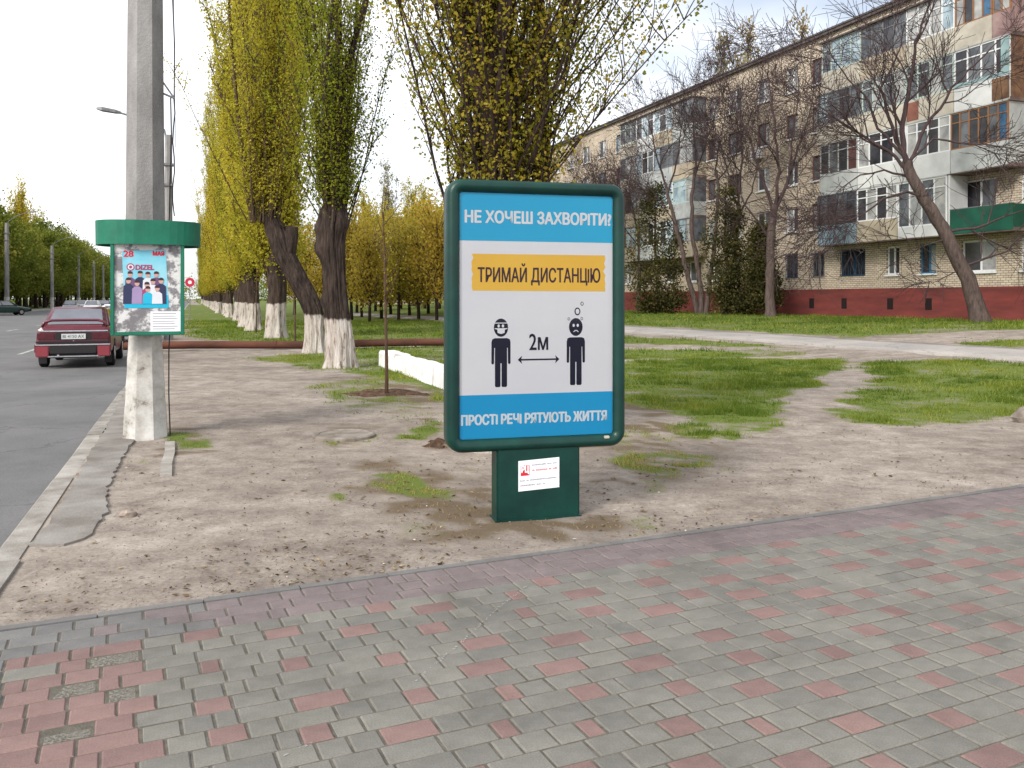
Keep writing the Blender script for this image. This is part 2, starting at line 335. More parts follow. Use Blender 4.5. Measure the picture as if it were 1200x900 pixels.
    D['blackpl'] = plain('black_plastic', sl(38, 36, 38), 0.6)
    D['chrome'] = M('chrome_strip', sl(206, 206, 210), sl(180, 180, 184), 8, 0.25, 0.5, 0.8)
    D['lamp_red'] = M('tail_lamp', sl(92, 20, 32), sl(64, 16, 26), 12, 0.2, 0.5)
    D['sign_red'] = plain('sign_red', sl(200, 50, 80), 0.5)
    # poster on the pole
    D['aqua'] = M('poster_aqua', sl(150, 206, 220), sl(104, 186, 212), 4, 0.5)
    D['aqua2'] = plain('poster_sky', sl(40, 178, 214), 0.5)
    D['suit'] = plain('ink_suit', sl(50, 56, 88), 0.6); D['suit2'] = plain('ink_violet', sl(110, 80, 120), 0.6)
    D['skin'] = plain('ink_skin', sl(196, 158, 150), 0.6); D['gown'] = plain('ink_gown', sl(216, 220, 228), 0.6); D['lilac'] = plain('ink_lilac', sl(158, 140, 180), 0.6)
    D['hair'] = plain('ink_hair', sl(62, 46, 52), 0.6)
    D['logo'] = plain('ink_magenta', sl(160, 70, 110), 0.6)
    D['litter'] = M('paper_scrap', sl(214, 208, 200), sl(150, 130, 112), 3, 0.8)
    D['dial'] = plain('number_plate_tin', sl(196, 200, 200), 0.5)
    D['roof_tile'] = M('far_roof', sl(96, 66, 60), sl(74, 54, 52), 2, 0.9)
setup_materials()

# ------------------------------------------------------------------ mesh helpers
def obj(name, me, mat=None, parent=None):
    o = bpy.data.objects.new(name, me); COL.objects.link(o)
    if mat is not None:
        m = MAT[mat] if isinstance(mat, str) else mat
        if not me.materials: me.materials.append(m)
    if parent is not None: o.parent = parent
    return o
def tag(o, label=None, cat=None, group=None, kind=None):
    if label: o['label'] = label
    if cat: o['category'] = cat
    if group: o['group'] = group
    if kind: o['kind'] = kind
    return o
def thing(name, label, cat, loc=(0, 0, 0), rz=0.0, group=None):
    o = bpy.data.objects.new(name, None); COL.objects.link(o)
    o.empty_display_size = 0.2
    o.location = loc; o.rotation_euler = (0, 0, rz)
    return tag(o, label, cat, group)
def copy_tree(o, parent=None):
    c = o.copy(); COL.objects.link(c); c.parent = parent
    for ch in list(o.children): copy_tree(ch, c)
    return c
def np_mesh(name, V, F, smooth_=False, attrs=None):
    V = np.asarray(V, np.float32); F = np.asarray(F, np.int32); k = F.shape[1]
    me = bpy.data.meshes.new(name)
    me.vertices.add(len(V)); me.vertices.foreach_set('co', V.ravel())
    me.loops.add(F.size); me.loops.foreach_set('vertex_index', F.ravel())
    me.polygons.add(len(F)); me.polygons.foreach_set('loop_start', np.arange(0, F.size, k, dtype=np.int32))
    me.update(calc_edges=True)
    me.polygons.foreach_set('use_smooth', np.full(len(F), bool(smooth_)))
    for an, (dom, arr) in (attrs or {}).items():
        a_ = me.attributes.new(an, 'FLOAT', dom); a_.data.foreach_set('value', np.asarray(arr, np.float32))
    return me

class MB:
    """collects shapes into one mesh"""
    def __init__(s): s.v = []; s.f = []
    def add(s, vs, fs):
        k = len(s.v); s.v.extend([tuple(v) for v in vs]); s.f.extend([tuple(i + k for i in f) for f in fs]); return s
    def box(s, x0, x1, y0, y1, z0, z1, mx_=None):
        vs = [Vector(p) for p in ((x0, y0, z0), (x1, y0, z0), (x1, y1, z0), (x0, y1, z0), (x0, y0, z1), (x1, y0, z1), (x1, y1, z1), (x0, y1, z1))]
        if mx_ is not None: vs = [mx_ @ v for v in vs]
        return s.add(vs, [(0, 3, 2, 1), (4, 5, 6, 7), (0, 1, 5, 4), (1, 2, 6, 5), (2, 3, 7, 6), (3, 0, 4, 7)])
    def tube(s, pts, rad, n=6, cap=True):
        pts = np.array([tuple(p) for p in pts], float); k = len(pts)
        if np.isscalar(rad): rad = [rad] * k
        T = np.gradient(pts, axis=0); T /= (np.linalg.norm(T, axis=1)[:, None] + 1e-9)
        m = T.mean(0); ref = np.eye(3)[np.argmin(np.abs(m))]
        U = np.cross(T, ref); U /= (np.linalg.norm(U, axis=1)[:, None] + 1e-9); B = np.cross(T, U)
        an = np.arange(n) * 2 * math.pi / n
        R = np.array(rad)[:, None, None]
        V = pts[:, None, :] + R * (np.cos(an)[None, :, None] * U[:, None, :] + np.sin(an)[None, :, None] * B[:, None, :])
        fs = []
        for i in range(k - 1):
            for j in range(n):
                j2 = (j + 1) % n
                fs.append((i * n + j, i * n + j2, (i + 1) * n + j2, (i + 1) * n + j))
        if cap: fs.append(tuple(range(n - 1, -1, -1))); fs.append(tuple((k - 1) * n + j for j in range(n)))
        return s.add(V.reshape(-1, 3).tolist(), fs)
    def loft(s, rings, closed=True, cap=True):
        n = len(rings[0]); vs = [p for r in rings for p in r]; fs = []
        for i in range(len(rings) - 1):
            for j in range(n if closed else n - 1):
                j2 = (j + 1) % n
                fs.append((i * n + j, i * n + j2, (i + 1) * n + j2, (i + 1) * n + j))
        if cap: fs.append(tuple(range(n - 1, -1, -1))); fs.append(tuple((len(rings) - 1) * n + j for j in range(n)))
        return s.add(vs, fs)
    def prism(s, poly, y0, y1):
        """polygon in x,z extruded along y"""
        n = len(poly); vs = [(x, y0, z) for x, z in poly] + [(x, y1, z) for x, z in poly]
        fs = [tuple(range(n)), tuple(range(2 * n - 1, n - 1, -1))] + [(i, i + n, (i + 1) % n + n, (i + 1) % n) for i in range(n)]
        return s.add(vs, fs)
    def mesh(s, name, smooth_=False, bevel=0.0, seg=2, autosmooth=None):
        me = bpy.data.meshes.new(name); me.from_pydata(s.v, [], s.f)
        bm = bmesh.new(); bm.from_mesh(me)
        bmesh.ops.recalc_face_normals(bm, faces=bm.faces)
        if bevel:
            ed = [e for e in bm.edges if len(e.link_faces) == 2 and e.calc_face_angle(0) > 0.5]
            bmesh.ops.bevel(bm, geom=ed, offset=bevel, segments=seg, affect='EDGES', clamp_overlap=True)
        bm.to_mesh(me); bm.free()
        if smooth_:
            me.polygons.foreach_set('use_smooth', np.ones(len(me.polygons), bool))
        return me
    def build(s, name, mat, parent=None, **k):
        return obj(name, s.mesh(name, **k), mat, parent)

class TB:
    """many thin tubes in one mesh, built with arrays"""
    def __init__(s): s.V = []; s.F = []; s.n = 0
    def tube(s, pts, rad, n=4, cap=False):
        pts = np.asarray([tuple(p) for p in pts] if isinstance(pts, list) else pts, float); k = len(pts)
        T = np.gradient(pts, axis=0); T /= (np.linalg.norm(T, axis=1)[:, None] + 1e-9)
        ref = np.eye(3)[np.argmin(np.abs(T.mean(0)))]
        U = np.cross(T, ref); U /= (np.linalg.norm(U, axis=1)[:, None] + 1e-9); B = np.cross(T, U)
        an = np.arange(n) * 2 * math.pi / n; R = (np.full(k, rad) if np.isscalar(rad) else np.asarray(rad, float))[:, None, None]
        V = pts[:, None, :] + R * (np.cos(an)[None, :, None] * U[:, None, :] + np.sin(an)[None, :, None] * B[:, None, :])
        i = np.arange(k - 1)[:, None] * n; j = np.arange(n)[None, :]; j2 = (j + 1) % n
        s.F.append(np.stack([i + j, i + j2, i + n + j2, i + n + j], -1).reshape(-1, 4) + s.n); s.V.append(V.reshape(-1, 3)); s.n += k * n
        return s
    def build(s, name, mat, parent=None, smooth_=True):
        return obj(name, np_mesh(name, np.concatenate(s.V), np.concatenate(s.F), True), mat, parent)

def disc(cx, cz, r, n=20, rz=None):
    rz = rz or r
    return [(cx + r * math.cos(2 * math.pi * i / n), cz + rz * math.sin(2 * math.pi * i / n)) for i in range(n)]
def rrect(w_, h_, r, n=6, cx=0, cz=0):
    p = []
    for (sx, sz, a0) in ((1, 1, 0), (-1, 1, 90), (-1, -1, 180), (1, -1, 270)):
        for i in range(n + 1):
            a_ = math.radians(a0 + 90 * i / n)
            p.append((cx + sx * (w_ / 2 - r) + r * math.cos(a_), cz + sz * (h_ / 2 - r) + r * math.sin(a_)))
    return p
def flat(poly, y):
    return [(x, y, z) for x, z in poly]
DEPS = None
def text_mesh(body, x0, x1, z0, z1, y, mat, name, parent, bold=0.0, fill_h=True):
    """lettering as a flat mesh fitted to a rectangle in the x,z plane"""
    cu = bpy.data.curves.new('t', 'FONT'); cu.body = body; cu.size = 1.0; cu.resolution_u = 3
    to = bpy.data.objects.new('t', cu); COL.objects.link(to)
    bpy.context.view_layer.update()
    me = bpy.data.meshes.new_from_object(to.evaluated_get(bpy.context.evaluated_depsgraph_get()))
    bpy.data.objects.remove(to); bpy.data.curves.remove(cu)
    n = len(me.vertices); V = np.zeros(n * 3, np.float32); me.vertices.foreach_get('co', V); V = V.reshape(-1, 3)
    a, b_ = V[:, 0].min(), V[:, 0].max(); c, d = V[:, 1].min(), V[:, 1].max()
    X = x0 + (V[:, 0] - a) / (b_ - a) * (x1 - x0)
    Z = z0 + (V[:, 1] - c) / (d - c) * (z1 - z0)
    B0 = np.stack([X, np.full(n, y), Z], 1).astype(np.float32)
    me.vertices.foreach_set('co', B0.ravel()); me.update()
    if bold:                                   # heavier strokes: the outline widened all round
        F0 = [tuple(p_.vertices) for p_ in me.polygons]; V2 = []; F2 = []
        for i in range(9):
            d_ = (0, 0) if i == 0 else (bold * math.cos(i * math.pi / 4), bold * math.sin(i * math.pi / 4)); k = len(V2)
            V2 += [(v[0] + d_[0], v[1] - 0.00006 * i, v[2] + d_[1] * 0.7) for v in B0.tolist()]; F2 += [tuple(q + k for q in f) for f in F0]
        me = bpy.data.meshes.new(name); me.from_pydata(V2, [], F2)
    me.name = name
    me.materials.clear()
    return obj(name, me, mat, parent)

# vectorised value noise
def vnoise(x, y, seed=0):
    x = np.asarray(x, float); y = np.asarray(y, float)
    xi = np.floor(x).astype(np.int64); yi = np.floor(y).astype(np.int64); fx = x - xi; fy = y - yi
    def h(a, b):
        k = (a * 374761393 + b * 668265263 + seed * 1442695041) & 0xffffffff
        k = ((k ^ (k >> 13)) * 1274126177) & 0xffffffff
        return ((k ^ (k >> 16)) & 0xffff) / 65535.0
    u = fx * fx * (3 - 2 * fx); v = fy * fy * (3 - 2 * fy)
    return (h(xi, yi) * (1 - u) + h(xi + 1, yi) * u) * (1 - v) + (h(xi, yi + 1) * (1 - u) + h(xi + 1, yi + 1) * u) * v
def fbm(x, y, seed=0, o=4):
    r = 0; a = 0.5; t = 0
    for i in range(o):
        r = r + a * vnoise(x * 2 ** i, y * 2 ** i, seed + i); t += a; a *= 0.55
    return r / t
def sdist(X, Y, poly):
    """signed distance to a polygon, positive inside"""
    P = np.array(poly, float); n = len(P); d = np.full(X.shape, 1e9); ins = np.zeros(X.shape, bool)
    for i in range(n):
        a, b_ = P[i], P[(i + 1) % n]; e = b_ - a
        h = np.clip(((X - a[0]) * e[0] + (Y - a[1]) * e[1]) / (e @ e + 1e-12), 0, 1)
        d = np.minimum(d, np.hypot(X - a[0] - e[0] * h, Y - a[1] - e[1] * h))
        c = ((a[1] > Y) != (b_[1] > Y)) & (X < (b_[0] - a[0]) * (Y - a[1]) / (b_[1] - a[1] + 1e-12) + a[0])
        ins ^= c
    return np.where(ins, d, -d)

# ------------------------------------------------------------------ ground layout
E1 = (0.9085, 0.4179); EN = (-0.4179, 0.9085)      # pavement row direction, direction across rows
PAV_EDGE = 4.735
def gp(*pts): return [G(*p)[:2] for p in pts]
PATH_C = [G(1330, 424), G(1200, 414.5), G(1000, 403), G(880, 394.5), G(736, 386), G(620, 379), G(520, 373.5), G(400, 367.5)]
LAWN = [  # (polygon, soft edge m, density)
    (gp((737, 424), (800, 420), (980, 421), (984, 431), (955, 446), (925, 462), (905, 480), (895, 505), (850, 514), (800, 512), (770, 503), (800, 492), (752, 474), (737, 470)), 0.35, 1.0),
    (gp((700, 430), (745, 424), (760, 470), (700, 470)), 0.35, 0.8),
    (gp((1016, 425), (1100, 421), (1330, 420), (1330, 497), (1210, 494), (1120, 500), (1030, 500), (985, 485), (1000, 458), (1022, 442)), 0.35, 1.0),
    (gp((700, 392), (880, 401), (1010, 413), (900, 408), (700, 402)), 0.4, 0.7),
    (gp((640, 407), (900, 409), (960, 414), (900, 418), (640, 422)), 0.4, 0.75),
    (gp((216, 357), (420, 357), (700, 372), (700, 382), (520, 403), (290, 402), (205, 392)), 1.2, 0.95),
    (gp((300, 419), (360, 412), (450, 406), (560, 404), (560, 440), (528, 466), (470, 452), (420, 440), (372, 436), (330, 428)), 0.5, 0.75),
    (gp((508, 440), (530, 440), (530, 472), (500, 470)), 0.3, 0.9),
    (gp((470, 505), (512, 492), (520, 503), (490, 522), (462, 518)), 0.15, 0.8),
    (gp((194, 505), (252, 510), (255, 524), (200, 527)), 0.10, 0.6),
    (gp((145, 540), (172, 536), (165, 552), (150, 562)), 0.08, 0.4),
    (gp((706, 530), (780, 526), (850, 536), (838, 552), (760, 552), (706, 545)), 0.25, 0.7),
    (gp((755, 560), (795, 556), (775, 578), (745, 578)), 0.12, 0.55),
    (gp((727, 602), (768, 600), (772, 622), (735, 628)), 0.08, 0.75),
    (gp((415, 548), (460, 548), (540, 575), (600, 592), (560, 600), (480, 585), (420, 570)), 0.16, 0.72),
    (gp((384, 575), (415, 578), (412, 598), (386, 598)), 0.1, 0.75),
    (gp((370, 510), (440, 508), (436, 524), (372, 522)), 0.1, 0.6),
    (gp((400, 455), (440, 448), (470, 462), (430, 474), (396, 468)), 0.2, 0.35),
    (gp((440, 610), (520, 600), (540, 622), (470, 632)), 0.12, 0.5),
    (gp((372, 448), (440, 442), (500, 470), (520, 486), (470, 492), (400, 480)), 0.35, 0.5),
    (gp((690, 505), (760, 500), (800, 520), (740, 526), (690, 524)), 0.25, 0.5),
    (gp((500, 540), (580, 548), (590, 575), (530, 566)), 0.14, 0.55),
    (gp((860, 610), (905, 598), (920, 606), (880, 622)), 0.1, 0.2),
]
DRY = [
    (gp((400, 545), (470, 540), (560, 560), (610, 590), (620, 620), (560, 630), (500, 625), (430, 590)), 0.3, 0.8),
    (gp((690, 520), (770, 500), (860, 525), (850, 560), (740, 590), (690, 590)), 0.4, 0.6),
    (gp((737, 470), (800, 480), (790, 505), (737, 512)), 0.3, 0.9),
    (gp((395, 445), (500, 440), (525, 480), (470, 478), (410, 472)), 0.5, 0.8),
    (gp((490, 495), (528, 480), (535, 530), (500, 528)), 0.2, 0.9),
    (gp((580, 600), (690, 596), (760, 600), (740, 625), (600, 632)), 0.15, 0.7),
    (gp((190, 500), (260, 506), (262, 530), (195, 532)), 0.15, 0.7),
    (gp((370, 500), (445, 498), (445, 528), (370, 528)), 0.15, 0.5),
    (gp((40, 610), (70, 560), (110, 540), (80, 640)), 0.2, 0.4),
]
PALE = gp((960, 388), (1330, 384), (1330, 392), (1100, 393), (1000, 393))
def polyline_dist(X, Y, pts):
    d = np.full(X.shape, 1e9)
    for a, b_ in zip(pts[:-1], pts[1:]):
        e = (b_[0] - a[0], b_[1] - a[1]); h = np.clip(((X - a[0]) * e[0] + (Y - a[1]) * e[1]) / (e[0] ** 2 + e[1] ** 2), 0, 1)
        d = np.minimum(d, np.hypot(X - a[0] - e[0] * h, Y - a[1] - e[1] * h))
    return d
def grass_density(X, Y):
    s = -X * SA + Y * CA; t = X * CA + Y * SA
    N = (fbm(X * 0.9, Y * 0.9, 3) - 0.5) * 2
    N2 = (fbm(X * 3.1, Y * 3.1, 9) - 0.5) * 2.2
    g = np.zeros(X.shape)
    for poly, soft, den in LAWN:
        b_ = np.max(np.abs(np.array(poly)), 0) + 3
        sd_ = sdist(X, Y, poly)
        g = np.maximum(g, den * smooth((sd_ + soft * (N * 1.1 + N2 * 0.8)) / soft * 0.5 + 0.5))
    # lawn in front of the building and the park beyond
    front = smooth((t - 19.0 + N * 1.2) / 1.2) * smooth((Y - 20) / 3)
    g = np.maximum(g, front * 0.9)
    park = smooth((s - 34 + N * 2) / 4) * smooth((t - 1.6 + N * 0.5) / 0.8)
    g = np.maximum(g, park * 0.85)
    far_side = smooth((-20.5 - t) / 1.5); g = np.maximum(g, far_side * 0.8)
    pd = polyline_dist(X, Y, PATH_C)
    g = g * smooth((pd - 1.25 + N2 * 0.3) / 0.5)
    g = g * (1 - 0.85 * smooth((sdist(X, Y, PALE) + 0.3 * N) / 0.6 + 0.3))
    # worn patches within the lawn
    g = g * (0.62 + 0.38 * smooth((fbm(X * 0.55, Y * 0.55, 21) - 0.36) / 0.12))
    g = g * (0.72 + 0.28 * smooth((fbm(X * 2.2, Y * 2.2, 27) - 0.34) / 0.16))
    near = 1 - smooth((Y - 9.5) / 2.5)
    g = g * (1 - 0.8 * near * (1 - smooth((fbm(X * 5.5, Y * 5.5, 29) - 0.36) / 0.18)))
    return g
def dry_density(X, Y):
    N = (fbm(X * 1.4, Y * 1.4, 33) - 0.5) * 2
    g = np.zeros(X.shape)
    for poly, soft, den in DRY:
        g = np.maximum(g, 1.0 * den * smooth((sdist(X, Y, poly) + soft * N * 2.6) / (soft * 3.0) + 0.4))
    return g * (0.35 + 0.65 * smooth((fbm(X * 4.5, Y * 4.5, 61) - 0.36) / 0.22))
def ground_z(X, Y):
    s = -X * SA + Y * CA; t = X * CA + Y * SA
    z = rise(t)
    rel = ((fbm(X * 0.8, Y * 0.8, 5) - 0.5) * 0.07 + (fbm(X * 4, Y * 4, 7) - 0.5) * 0.022)
    near_kerb = smooth((t + 0.9) / 0.5)
    nn = X * EN[0] + Y * EN[1]
    rel = rel * near_kerb * smooth((nn - PAV_EDGE) / 0.6) * smooth((140 - s) / 40) * (1 - smooth((t - 30) / 2))
    z = z + rel
    z = z - 0.075 * smooth((PAV_EDGE - 0.02 - nn) / 0.10) * smooth((14 - s) / 2)
    z = np.where((t < -1.08) & (t > -19.1), -0.32, z)
    return z

def lines(*segs):
    r = []
    for a, b_, stp in segs: r.extend(np.arange(a, b_ - 1e-6, stp).tolist())
    return np.array(sorted(set(np.round(r, 4))))
def build_ground():
    s_l = lines((-40, 2, 4), (2, 14, 0.1), (14, 32, 0.2), (32, 64, 0.6), (64, 160, 3), (160, 400, 20), (400, 4000, 300))
    t_l = lines((-2500, -100, 300), (-100, -22, 6), (-22, -19.2, 1), (-19.16, -19.0, 0.16), (-18.9, -1.3, 4), (-1.16, -0.99, 0.165), (-0.93, 12, 0.12), (12, 34, 0.25), (34, 90, 5), (90, 3000, 250))
    S, T = np.meshgrid(s_l, t_l, indexing='ij')
    X = T * CA - S * SA; Y = S * CA + T * SA
    Z = ground_z(X, Y)
    Z = np.where(np.abs(T + 0.995) < 0.02, np.minimum(Z, 0.0), Z)
    V = np.stack([X, Y, Z], -1).reshape(-1, 3)
    ns, ntt = S.shape; idx = np.arange(ns * ntt).reshape(ns, ntt)
    F = np.stack([idx[:-1, :-1], idx[:-1, 1:], idx[1:, 1:], idx[1:, :-1]], -1).reshape(-1, 4)[:, ::-1]
    g = grass_density(X, Y).ravel(); d = dry_density(X, Y).ravel()
    me = np_mesh('ground', V, F, True, {'grass': ('POINT', g), 'dry': ('POINT', d)})
    tag(obj('ground', me, 'ground'), 'bare trodden earth with patches of lawn', None, None, 'structure')

def build_road():
    mb = MB(); ss = [-40, 2, 10, 20, 40, 80, 200, 600, 3500]
    for a, b_ in zip(ss[:-1], ss[1:]):
        mb.add([RS(a, -19.02, -0.07), RS(a, -1.14, -0.07), RS(b_, -1.14, -0.07), RS(b_, -19.02, -0.07)], [(0, 1, 2, 3)])
    road = mb.build('road', 'asphalt'); tag(road, 'grey asphalt road running beside the poplars', None, None, 'structure')
    rz = A + math.pi / 2
    for tt, s0, n in ((-8.9, 14, 16), (-4.85, 11, 12)):
        for i in range(n):
            s = s0 + i * 9.0
            m = MB(); m.add([RS(s, tt - 0.06, -0.066), RS(s, tt + 0.06, -0.066), RS(s + 3.2, tt + 0.06, -0.066), RS(s + 3.2, tt - 0.06, -0.066)], [(0, 1, 2, 3)])
            m.build('lane_dash', 'paint', road)
    # near kerb: stone by stone, then one run
    rng = random.Random(5)
    kerb = thing('kerb', 'low worn concrete kerb along the road', None); tag(kerb, kind='structure')
    s = 2.0
    while s < 60:
        ln = 2.6 if s > 5 else 1.3
        m = MB(); dz = rng.uniform(-0.012, 0.008); dt = rng.uniform(-0.012, 0.012); sk = rng.uniform(-0.01, 0.01)
        zb, zt = -0.3, 0.012 + dz
        a, b_ = s + 0.008, s + ln - 0.008
        ring = lambda q, k: [RS(q, -1.155 + dt + k, zb), RS(q, -0.985 + dt + k, zb), RS(q, -0.985 + dt + k, zt), RS(q, -1.135 + dt + k, zt), RS(q, -1.155 + dt + k, zt - 0.02)]
        m.loft([ring(a, 0), ring((a + b_) / 2, sk / 2 + rng.uniform(-.006, .006)), ring(b_, sk)])
        m.build('kerb_stone', 'kerb', kerb); s += ln
    m = MB(); m.loft([[RS(q, -1.155, -0.3), RS(q, -0.985, -0.3), RS(q, -0.985, 0.01), RS(q, -1.155, 0.01)] for q in (60.2, 600)])
    m.build('kerb_run', 'kerb', kerb)
    m = MB(); m.loft([[RS(q, -19.17, -0.3), RS(q, -19.0, -0.3), RS(q, -19.0, 0.03), RS(q, -19.17, 0.03)] for q in (-30, 900)])
    tag(m.build('kerb', 'kerb'), 'far kerb under the street trees', None, None, 'structure')
    # far verge strip of asphalt footway
    m = MB(); m.add([RS(-30, -22.2, 0.012), RS(-30, -19.17, 0.012), RS(900, -19.17, 0.012), RS(900, -22.2, 0.012)], [(0, 1, 2, 3)])
    tag(m.build('pavement', 'path'), 'far footway beyond the road', None, None, 'structure')
    # broken strip of old surfacing between kerb and pole
    def sheet(px_poly, name, mat, zt=0.02, label=None, jag=0.02, seed=1):
        rr = random.Random(seed); P = [G(*p)[:2] for p in px_poly]; Q = []
        for a, b_ in zip(P, P[1:] + P[:1]):
            n = max(2, int(math.hypot(b_[0] - a[0], b_[1] - a[1]) / 0.09))
            for i in range(n): Q.append((a[0] + (b_[0] - a[0]) * i / n + rr.uniform(-jag, jag), a[1] + (b_[1] - a[1]) * i / n + rr.uniform(-jag, jag)))
        mm = MB(); k = len(Q)
        mm.add([(x, y, zt) for x, y in Q] + [(x, y, -0.1) for x, y in Q], [tuple(range(k))] + [(i, (i + 1) % k, (i + 1) % k + k, i + k) for i in range(k)])
        o = mm.build(name, mat); tag(o, label, None, None, 'structure'); return o
    sheet([(33, 641), (75, 640), (103, 632), (112, 618), (128, 598), (124, 575), (138, 548), (150, 525), (158, 514), (146, 500), (147, 472), (144, 464), (122, 506), (98, 545), (73, 592), (52, 622)], 'paving_strip', 'patch', 0.016, 'broken grey strip of old surfacing beside the kerb')
    m = MB(); m.loft([[RS(q, -0.28 + k, -0.1), RS(q, -0.18 + k, -0.1), RS(q, -0.18 + k, 0.018), RS(q, -0.28 + k, 0.018)] for q, k in ((8.3, 0.01), (8.9, 0), (9.5, 0.015), (10.2, 0))])
    tag(m.build('edging_stone', 'kerb'), 'thin sunken edging stone in front of the concrete pole', None, None, 'structure')

def build_path():
    pts = [Vector(p) for p in PATH_C]; fine = []
    for a, b_ in zip(pts[:-1], pts[1:]):
        for i in range(8): fine.append(a.lerp(b_, i / 8))
    fine.append(pts[-1]); rows = []
    wd = 1.0
    rng = random.Random(4)
    for i, p in enumerate(fine):
        d = (fine[min(i + 1, len(fine) - 1)] - fine[max(i - 1, 0)]); d.z = 0; d.normalize(); nrm = Vector((-d.y, d.x, 0))
        row = []
        for k in (-1, -0.5, 0, 0.5, 1):
            q = p + nrm * (wd * k + (rng.uniform(-0.12, 0.12) if abs(k) == 1 else 0))
            q.z = float(rise(q.x * CA + q.y * SA)) + 0.045 + 0.02 * (1 - k * k); row.append(q)
        row = [row[0] - Vector((0, 0, 0.15))] + row + [row[-1] - Vector((0, 0, 0.15))]
        rows.append(row)
    m = MB(); m.loft(rows, closed=False, cap=False)
    tag(m.build('path', 'path', smooth_=True), 'pale asphalt footpath across the lawn', None, None, 'structure')

# ------------------------------------------------------------------ paved square
def build_pavement():
    rng = random.Random(11)
    root = thing('pavement', 'block paved square of grey and red pavers', None); tag(root, kind='structure')
    def P(e, n, z=0.0): return (e * E1[0] + n * EN[0], e * E1[1] + n * EN[1], z)
    m = MB()
    e0, e1_ = -1.15, 12.0
    m.add([P(e0, -6, 0.009), P(e1_, -6, 0.009), P(e1_, PAV_EDGE - 0.01, 0.009), P(e0, PAV_EDGE - 0.01, 0.009)], [(0, 1, 2, 3)])
    m.build('joint_bed', 'sand', root)
    pitch = 0.1272; top = 0.0145
    sizes = [0.085, 0.115, 0.14, 0.17, 0.21]
    items = []   # (e centre, n centre, width, kind)
    n_top = 4.722; row = 0
    while n_top > -1.2:
        nc = n_top - pitch / 2
        e = -1.25 + rng.uniform(0, 0.1); gap = rng.randint(1, 4)
        while e < 9.2:
            wv = rng.choices(sizes, [1.1, 2, 2.4, 1.6, 2.2])[0]
            ec = e + wv / 2; kind = 'grey'
            if row < 3: kind = 'border' if ec > 0.4 or rng.random() < 0.35 else 'dark'
            elif ec < -0.42: kind = 'dark'
            elif ec < 0.10 and row < 18: kind = 'red' if rng.random() < 0.9 else 'grey'
            else:
                gap -= 1
                if gap <= 0 and not any(q_[3] == 'red' and abs(q_[1] - nc) < 0.2 and abs(q_[0] - ec) < 0.24 for q_ in items[-160:]): kind = 'red'; gap = rng.choice([3, 4, 4, 5, 6])
            items.append([ec, nc, wv, kind]); e += wv
        n_top -= pitch; row += 1
    rot = math.atan2(E1[1], E1[0])
    def vis(it):
        x, y, _ = P(it[0], it[1])
        if y < 0.6: return 0
        u = 600 + FPX * x / y; v = HOR + FPX * CAMH / y
        if u < -40 or u > 1240 or v > 940: return 0
        return it[2] * pitch / (y * y) * (1 / y)
    # worn-out pavers near the left end
    for (px, py) in ((137, 777), (62, 815), (147, 816), (62, 870)):
        g = G(px, py); e = g[0] * E1[0] + g[1] * E1[1]; n = g[0] * EN[0] + g[1] * EN[1]
        it = min(items, key=lambda i: (i[0] - e) ** 2 + (i[1] - n) ** 2); it[3] = 'worn'
    items = [i for i in items if P(i[0], i[1])[0] * CA + P(i[0], i[1])[1] * SA > -0.93]
    items.sort(key=vis, reverse=True)
    cache = {}
    mats = {'grey': 'pav_grey', 'red': 'pav_red', 'border': 'pav_border', 'dark': 'pav_dark', 'worn': 'pav_worn'}
    def paver_geo(wv):
        hx, hy, c = wv / 2 - 0.0040, pitch / 2 - 0.0040, 0.006
        o = [(-hx, -hy), (hx, -hy), (hx, hy), (-hx, hy)]; q = [(-hx + c, -hy + c), (hx - c, -hy + c), (hx - c, hy - c), (-hx + c, hy - c)]
        vs = [(x, y, -0.05) for x, y in o] + [(x, y, -c) for x, y in o] + [(x, y, 0.0) for x, y in q]
        fs = [(8, 9, 10, 11)] + [(i, (i + 1) % 4, (i + 1) % 4 + 4, i + 4) for i in range(4)] + [(i + 4, (i + 1) % 4 + 4, (i + 1) % 4 + 8, i + 8) for i in range(4)]
        return vs, fs
    near = [i for i in items if vis(i) > 0][:300]; nearset = set(id(i) for i in near)
    for ec, nc, wv, kind in near:
        k = (wv, kind)
        if k not in cache:
            vs, fs = paver_geo(wv); me = bpy.data.meshes.new('paver'); me.from_pydata(vs, [], fs); me.materials.append(MAT[mats[kind]]); cache[k] = me
        o = obj('paver', cache[k], None, root)
        dz = rng.gauss(0, 0.0012) - (0.004 if kind == 'worn' else 0)
        o.location = P(ec, nc, top + dz); o.rotation_euler = (rng.gauss(0, 0.006), rng.gauss(0, 0.004), rot + rng.gauss(0, 0.006))
    groups = {}
    for it in items:
        if id(it) in nearset: continue
        groups.setdefault(it[3], []).append(it)
    for kind, lst in groups.items():
        V = []; F = []; Tn = []
        for ec, nc, wv, _ in lst:
            vs, fs = paver_geo(wv); k = len(V); R_ = Matrix.Rotation(rot + rng.gauss(0, 0.005), 3, 'Z'); c = Vector(P(ec, nc, top + rng.gauss(0, 0.0012)))
            V += [tuple(R_ @ Vector(v) + c) for v in vs]; F += [tuple(i + k for i in f) for f in fs]; tv = rng.random(); Tn += [tv] * len(fs)
        me = np_mesh('pavers', V, F, False, {'tint': ('FACE', Tn)})
        o = obj('more_pavers', me, mats[kind], root); tag(o, kind='stuff')
    # thin concrete edging along the earth
    e = -1.1
    while e < 9:
        m = MB(); m.loft([[P(q, PAV_EDGE - 0.010, -0.08), P(q, PAV_EDGE + 0.062, -0.08), P(q, PAV_EDGE + 0.055, 0.015 + rng.uniform(-.004, .004)), P(q, PAV_EDGE - 0.010, 0.017)] for q in (e + 0.003, e + 0.497)])
        m.build('edging_block', 'pav_dark', root); e += 0.5
